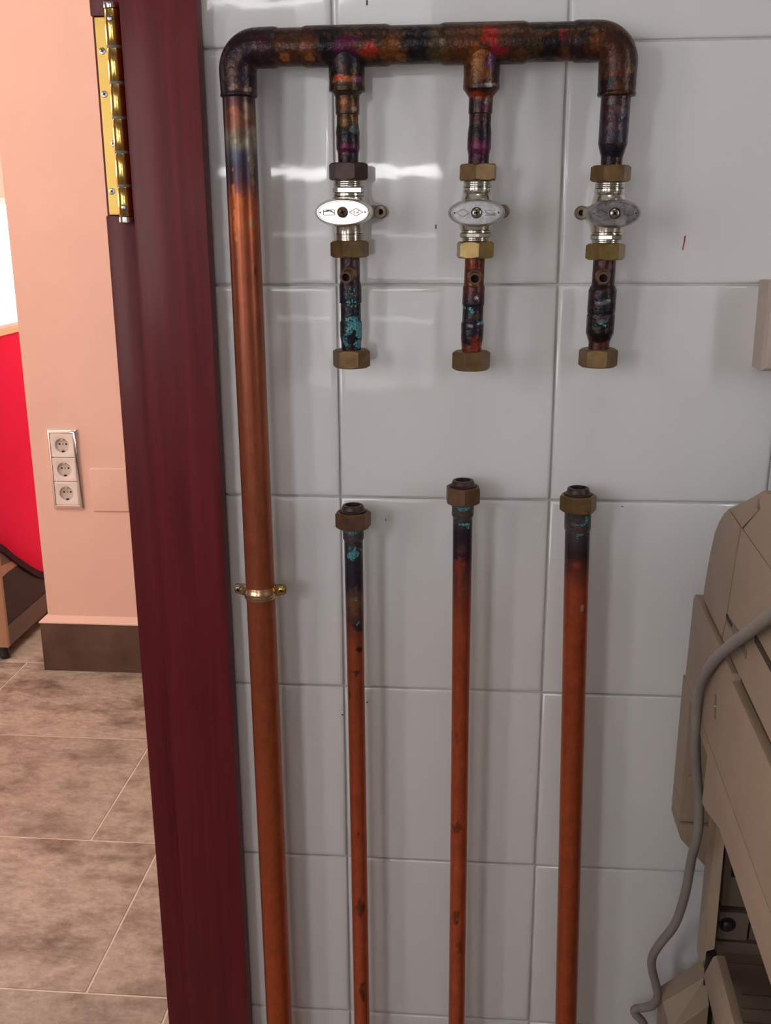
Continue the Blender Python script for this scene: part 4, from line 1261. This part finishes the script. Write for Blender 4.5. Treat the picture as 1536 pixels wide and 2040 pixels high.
MB().box(-2.0, FX + 0.014, 1.86, 2.95, 0.9907, 1.0035).build('worktop', M_WHITE, ctr, bevel=0.003)
for x, y in ((FX - 0.025, 1.872), (FX - 0.025, 2.6), (-2.25, 1.872), (-2.25, 2.6)):
    MB().lathe((x, y, 0.0005), (0, 0, 1), [(0, 0.0150), (0.003, 0.0165), (0.012, 0.0160), (0.018, 0.0130), (0.0445, 0.0130)], 28).build('foot', M_FOOT, ctr, smooth=40)

# ------------------------------------------------------------------ beige office machine at the right
mac = empty('office_machine', (0.33330, -0.045, 0.0))
AZ = math.radians(2.542)
mac.rotation_euler = (0, 0, -AZ)
tag(mac, 'large beige office machine with a rounded top standing against the tiles at the right', 'machine')


def slab(name, poly, m, t=0.006, x=0.0, top=None, bevel=0.0010, local_parent=mac):
    """side panel: poly of (s, z), s towards the viewer; leans inwards above the crease 'top'"""
    def X(z):
        return x + (max(0.0, z - top) * 0.06 if top else 0.0)
    o = [(X(z), -s, z) for s, z in poly]
    i = [(X(z) + t, -s, z) for s, z in poly]
    return MB().prism(o, i).build(name, m, local_parent, local=True, bevel=bevel, smooth=35)


CR = 1.0772
rear = [(0.0285, 0.9745), (0.0339, 0.9957), (0.0443, 1.0222), (0.0562, 1.0439), (0.0692, 1.0566), (0.0864, 1.0690), (0.1020, CR)]
seamA = [(0.1490, CR - 0.0010), (0.1412, 1.0502), (0.1300, 1.003), (0.1279, 0.9937), (0.1184, 0.9745)]
slab('rear_cover', rear + seamA, M_BEIGE)
slab('rear_cover', [(0.1025, CR + 0.0002), (0.1499, 1.0963), (0.1865, 1.1122), (0.1970, 1.1172), (0.2100, 1.1185), (0.1880, 1.1075), (0.1862, 1.1015), (0.1935, 1.1020), (0.1545, CR + 0.0002)], M_BEIGE, top=CR)
slab('side_panel', [(0.1528, CR - 0.0002), (0.1438, 1.0500), (0.1330, 1.0030), (0.1310, 0.9935), (0.1216, 0.9745), (0.5200, 0.9745), (0.5200, CR - 0.0002)], M_BEIGE)
slab('lid', [(0.1580, CR + 0.0003), (0.1970, 1.1040), (0.1895, 1.1080), (0.2040, 1.1168), (0.2200, 1.1210), (0.5200, 1.1230), (0.5200, CR + 0.0003)], M_BEIGE, top=CR)
# dark core seen through the seams
core = [(0.0320, 0.9600), (0.0320, 0.9800), (0.0480, 1.0210), (0.0900, 1.0640), (0.1050, 1.0740), (0.5180, 1.0740), (0.5180, 0.9600)]
MB().prism([(0.0035, -s, z) for s, z in core], [(0.50, -s, z) for s, z in core]).build('core', M_GAP, mac, local=True)
MB().prism([(0.0245, -s, z) for s, z in [(0.1200, 1.0760), (0.1950, 1.1080), (0.2150, 1.1150), (0.5100, 1.1150), (0.5100, 1.0760)]], [(0.0290, -s, z) for s, z in [(0.1200, 1.0760), (0.1950, 1.1080), (0.2150, 1.1150), (0.5100, 1.1150), (0.5100, 1.0760)]]).build('core', M_GAP, mac, local=True)
MB().box(0.0092, 0.52, -0.515, -0.20, 1.1155, 1.1205).build('lid_top', M_BEIGE, mac, local=True, bevel=0.004)
MB().box(0.030, 0.52, -0.19, -0.06, 1.0610, 1.0750).build('rear_top', M_BEIGE, mac, local=True, bevel=0.004)
# latch slots; dark strips laid on top paint the shade inside
slab('latch_slot', [(0.1310, 0.9995), (0.1740, 1.0040), (0.2070, 1.0010), (0.2070, 0.9950), (0.1735, 0.9968), (0.1345, 0.9930)], M_BEIGESHADE, t=0.004, x=-0.0007, bevel=0.0003)
slab('slot_gap', [(0.1325, 1.0000), (0.1560, 1.0012), (0.1560, 0.9985), (0.1345, 0.9972)], M_GAP, t=0.004, x=-0.0011, bevel=0)
slab('slot_gap', [(0.2250, 1.0225), (0.4000, 1.0215), (0.4000, 1.0165), (0.2270, 1.0170)], M_GAP, t=0.004, x=-0.0006, bevel=0)
# big side cover, in two halves with a joint
slab('side_cover', [(0.0000, 0.9632), (0.0080, 0.9700), (0.0285, 0.9712), (0.1800, 0.9712), (0.1815, 0.9660), (0.5200, 0.9660), (0.5200, 0.8868), (0.0700, 0.8812), (-0.0090, 0.8800)], M_BEIGE, x=-0.003, t=0.012)
slab('side_cover', [(-0.0090, 0.8796), (0.0700, 0.8804), (0.5200, 0.8860), (0.5200, 0.8480), (0.1852, 0.8427), (0.1321, 0.8250), (0.1141, 0.8210), (0.1168, 0.8418), (0.1188, 0.8688), (0.0787, 0.8683), (0.0082, 0.8735), (-0.0101, 0.8730)], M_BEIGE, x=-0.003, t=0.012)
core2 = [(0.0060, 0.8760), (0.0060, 0.9680), (0.5180, 0.9640), (0.5180, 0.8500), (0.1850, 0.8450), (0.1220, 0.8300), (0.1220, 0.8720)]
MB().prism([(0.0092, -s, z) for s, z in core2], [(0.50, -s, z) for s, z in core2]).build('core', M_GAP, mac, local=True)
slab('catch', [(0.1300, 0.9300), (0.1322, 0.9260), (0.1310, 0.9225), (0.1330, 0.9190), (0.1345, 0.9120), (0.1395, 0.9120), (0.1380, 0.9190), (0.1350, 0.9225), (0.1362, 0.9260), (0.1330, 0.9300)], M_BEIGESHADE, t=0.003, x=-0.0037, bevel=0)
MB().lathe((-0.0035, -0.1360, 0.9222), (-1, 0, 0), [(0, 0.0012), (0.0008, 0.0008)], 12).build('catch_pin', M_MIRROR, mac, local=True, smooth=40)


def wpart(mb, name, m, **kw):
    """part given in world coordinates; carried into the machine's own frame"""
    inv = Matrix.Rotation(AZ, 3, 'Z')
    q = MB()
    q.v = [tuple(inv @ (Vector(p) - Vector((0.33330, -0.045, 0)))) for p in mb.v]
    q.f = mb.f
    return q.build(name, m, mac, local=True, **kw)


def xz(poly, y0, y1):
    return MB().prism([(x, y0, z) for x, z in poly], [(x, y1, z) for x, z in poly])


wpart(xz([(0.3337, 0.8720), (0.3332, 0.8027), (0.3328, 0.7535), (0.42, 0.7535), (0.42, 0.8720)], -0.05, -0.012), 'rear_housing', M_BEIGE, bevel=0.0016, smooth=35)
wpart(xz([(0.3375, 0.7850), (0.3350, 0.7535), (0.42, 0.7535), (0.42, 0.7850)], -0.0525, -0.05), 'housing_rib', M_BEIGE, bevel=0.0006, smooth=35)
wpart(xz([(0.3328, 0.7530), (0.3326, 0.7317), (0.42, 0.7290), (0.42, 0.7530)], -0.047, -0.012), 'rear_housing', M_BEIGE, bevel=0.0016, smooth=35)
wpart(xz([(0.3345, 0.7308), (0.3328, 0.7300), (0.3327, 0.7233), (0.3358, 0.7139), (0.3442, 0.7042), (0.3601, 0.6857), (0.42, 0.6857), (0.42, 0.7280)], -0.05, -0.012), 'rear_housing', M_BEIGE, bevel=0.0016, smooth=35)
wpart(MB().box(0.336, 0.40, -0.046, -0.014, 0.728, 0.756), 'core', M_GAP)
# post
post = MB()
post.prism([(0.3591, -0.0890, 0.8300), (0.3669, -0.0890, 0.8300), (0.3676, -0.0880, 0.6190), (0.3598, -0.0880, 0.6160), (0.3591, -0.0780, 0.5920)],
           [(0.3591, -0.0570, 0.8300), (0.3669, -0.0570, 0.8300), (0.3676, -0.0570, 0.6190), (0.3598, -0.0570, 0.6160), (0.3591, -0.0560, 0.5920)])
wpart(post, 'post', M_BEIGELIGHT, bevel=0.0008, smooth=30)
# recessed plates behind the post, facing the room
back = MB().box(0.3690, 0.80, -0.0562, -0.0540, 0.02, 0.86)
wpart(back, 'back_plate', M_GAP)
wpart(xz([(0.3715, 0.8300), (0.3752, 0.6556), (0.4700, 0.6520), (0.4700, 0.8300)], -0.0700, -0.0560), 'plate', M_BEIGESHADE, bevel=0.0006)
wpart(xz([(0.3802, 0.7076), (0.4300, 0.7076), (0.4300, 0.6872), (0.3818, 0.6880)], -0.0706, -0.0690), 'window', M_BLACK)
wpart(xz([(0.3738, 0.6505), (0.4022, 0.6497), (0.4012, 0.6190), (0.3732, 0.6197)], -0.0730, -0.0560), 'knob_plate', M_BEIGESHADE, bevel=0.0006)
wpart(MB().lathe((0.3815, -0.0730, 0.6363), (0, -1, 0), [(0, 0.0082), (0.0006, 0.0078), (0.0006, 0.0066), (0.0026, 0.0060), (0.0042, 0.0044), (0.0050, 0.0018)], 32), 'knob', M_FOOT, smooth=50)
wpart(xz([(0.4045, 0.6505), (0.4700, 0.6490), (0.4700, 0.6165), (0.4040, 0.6180)], -0.0700, -0.0560), 'plate', M_BEIGESHADE, bevel=0.0006)
band_ = MB()
band_.prism([(0.3728, -0.0725, 0.6165), (0.4700, -0.0725, 0.6130), (0.4700, -0.0725, 0.6010), (0.3748, -0.0725, 0.6040)], [(0.3728, -0.0560, 0.6165), (0.4700, -0.0560, 0.6130), (0.4700, -0.0560, 0.6010), (0.3748, -0.0560, 0.6040)])
band_.prism([(0.3748, -0.0725, 0.6040), (0.4700, -0.0725, 0.6010), (0.4700, -0.0660, 0.5840), (0.3790, -0.0660, 0.5883)], [(0.3748, -0.0560, 0.6040), (0.4700, -0.0560, 0.6010), (0.4700, -0.0560, 0.5840), (0.3790, -0.0560, 0.5883)])
wpart(band_, 'sill', M_BEIGESHADE)
wpart(xz([(0.3795, 0.5868), (0.4700, 0.5822), (0.4700, 0.02), (0.3700, 0.02)], -0.0650, -0.0560), 'lower_plate', M_BEIGESHADE)
for i in range(5):
    z = 0.5500 - 0.0165 * i
    wpart(xz([(0.4040 + 0.002 * i, z), (0.47, z - 0.001), (0.47, z - 0.0065), (0.4060 + 0.002 * i, z - 0.0055)], -0.0672, -0.0650), 'louvre', M_BEIGESHADE, bevel=0.0009, smooth=35)
# long side rail of the base, running towards the room
rail = MB()
A = [(0.3505, -0.1210, 0.6370), (0.3478, -0.1210, 0.6270), (0.3478, -0.1240, 0.6150), (0.3590, -0.1240, 0.6150), (0.3590, -0.1210, 0.6560), (0.3530, -0.1210, 0.6560)]
B = [(p[0] - 0.0186, p[1] - 0.42, p[2]) for p in A]
A2 = [(0.3630, -0.082, 0.6030), (0.3613, -0.0835, 0.5930), (0.3613, -0.0840, 0.5790), (0.3720, -0.0840, 0.5790), (0.3720, -0.0820, 0.6130), (0.3660, -0.0820, 0.6130)]
rl = MB()
ra = [(0.3618, -0.0800, 0.5960), (0.3624, -0.0800, 0.5800), (0.3760, -0.0800, 0.5800), (0.3760, -0.0900, 0.6330), (0.3655, -0.0900, 0.6300)]
ra = [(0.3618, -0.0815, 0.6000), (0.3616, -0.0850, 0.5812), (0.3790, -0.0850, 0.5812), (0.3790, -0.1000, 0.6300), (0.3640, -0.1000, 0.6300), (0.3622, -0.0900, 0.6180)]
ra = [(0.3616, 0.5810), (0.3616, 0.6250), (0.3640, 0.6290), (0.3720, 0.6290), (0.3720, 0.5810)]
dirv = Vector((-0.0443, -0.999, 0.0))
n0 = [Vector((x, -0.0790 - (z - 0.581) * 0.62, z)) for x, z in ra]
n1_ = [p + dirv * 0.40 for p in n0]
rl.prism([tuple(p) for p in n0], [tuple(p) for p in n1_])
wpart(rl, 'side_rail', M_BEIGELIGHT, bevel=0.0012, smooth=35)
# sloped base foot against the wall
ft = MB()
top_ = [(0.3312, -0.050, 0.5235), (0.3720, -0.050, 0.5590), (0.3720, -0.068, 0.5440), (0.3378, -0.068, 0.5075)]
ft.prism([(0.3312, -0.030, 0.5235), (0.3312, -0.050, 0.5225), (0.3312, -0.050, 0.02), (0.3312, -0.030, 0.02)], [(0.3720, -0.030, 0.5600), (0.3720, -0.050, 0.5580), (0.3720, -0.050, 0.02), (0.3720, -0.030, 0.02)])
ft.prism([(0.3312, -0.0502, 0.5220), (0.3365, -0.0720, 0.5040), (0.3365, -0.0720, 0.02), (0.3312, -0.0502, 0.02)], [(0.3720, -0.0502, 0.5570), (0.3720, -0.0720, 0.5400), (0.3720, -0.0720, 0.02), (0.3720, -0.0502, 0.02)])
wpart(ft, 'base_foot', M_BEIGE, bevel=0.0008)
wpart(MB().box(0.362, 0.82, -0.49, -0.055, 0.0008, 0.05), 'base', M_BEIGESHADE, bevel=0.003)
wpart(MB().box(0.45, 0.82, -0.49, -0.08, 0.05, 0.86), 'body', M_BEIGESHADE, bevel=0.003)

# ------------------------------------------------------------------ grey cable hanging in front of the machine
cp = [(0.3290, -0.425, 1.1000), (0.3180, -0.4080, 1.0980), (0.3130, -0.375, 1.0850), (0.3140, -0.329, 1.0582), (0.3158, -0.287, 1.0317), (0.3178, -0.2326, 0.9974), (0.3195, -0.1778, 0.9588), (0.3203, -0.1420, 0.9240),
      (0.3220, -0.1270, 0.8975), (0.3237, -0.1230, 0.8680), (0.3300, -0.110, 0.8290), (0.3372, -0.1030, 0.7865), (0.3388, -0.1010, 0.7541), (0.3380, -0.090, 0.7201), (0.3373, -0.080, 0.6743), (0.3326, -0.070, 0.6322), (0.3219, -0.060, 0.6003), (0.3176, -0.050, 0.5769),
      (0.3190, -0.045, 0.5576), (0.3255, -0.042, 0.5335), (0.3278, -0.040, 0.5185), (0.3250, -0.035, 0.5040), (0.3158, -0.030, 0.4955), (0.3084, -0.030, 0.4937), (0.3085, -0.030, 0.4875), (0.3184, -0.030, 0.4740), (0.3230, -0.028, 0.44), (0.3180, -0.025, 0.30), (0.30, -0.03, 0.12), (0.285, -0.06, 0.03), (0.27, -0.12, 0.0055), (0.20, -0.25, 0.0055)]


def catmull(P, n=8):
    P = [Vector(p) for p in P]
    out = []
    for i in range(len(P) - 1):
        a, b, c, d = P[max(i - 1, 0)], P[i], P[i + 1], P[min(i + 2, len(P) - 1)]
        for j in range(n):
            t = j / n
            out.append(0.5 * ((2 * b) + (c - a) * t + (2 * a - 5 * b + 4 * c - d) * t * t + (3 * b - a - 3 * c + d) * t ** 3))
    return out + [P[-1]]


o = MB().tube(catmull(cp), 0.0044, 18).build('power_cable', M_CABLE, None, base=(0.20, -0.25, 0.0), smooth=60)
tag(o, 'thick grey cable hanging in loops in front of the beige machine', 'cable')

# ------------------------------------------------------------------ beige wall box cut by the right edge of the frame
wbx = MB()
loops = []
for ins, y in ((0, -0.0004), (0, -0.030), (0.0025, -0.034), (0.005, -0.035)):
    loops.append([(0.3750 + ins, y, 1.1700 + ins), (0.4600 - ins, y, 1.1700 + ins), (0.4600 - ins, y, 1.2460 - ins), (0.3750 + ins, y, 1.2460 - ins)])
wbx.rings(loops, True, True)
o = wbx.build('wall_box', M_BOX, None, base=(0.4175, -0.0004, 1.17), smooth=30)
tag(o, 'small beige box on the white tiles above the machine, at the right edge', 'wall box')
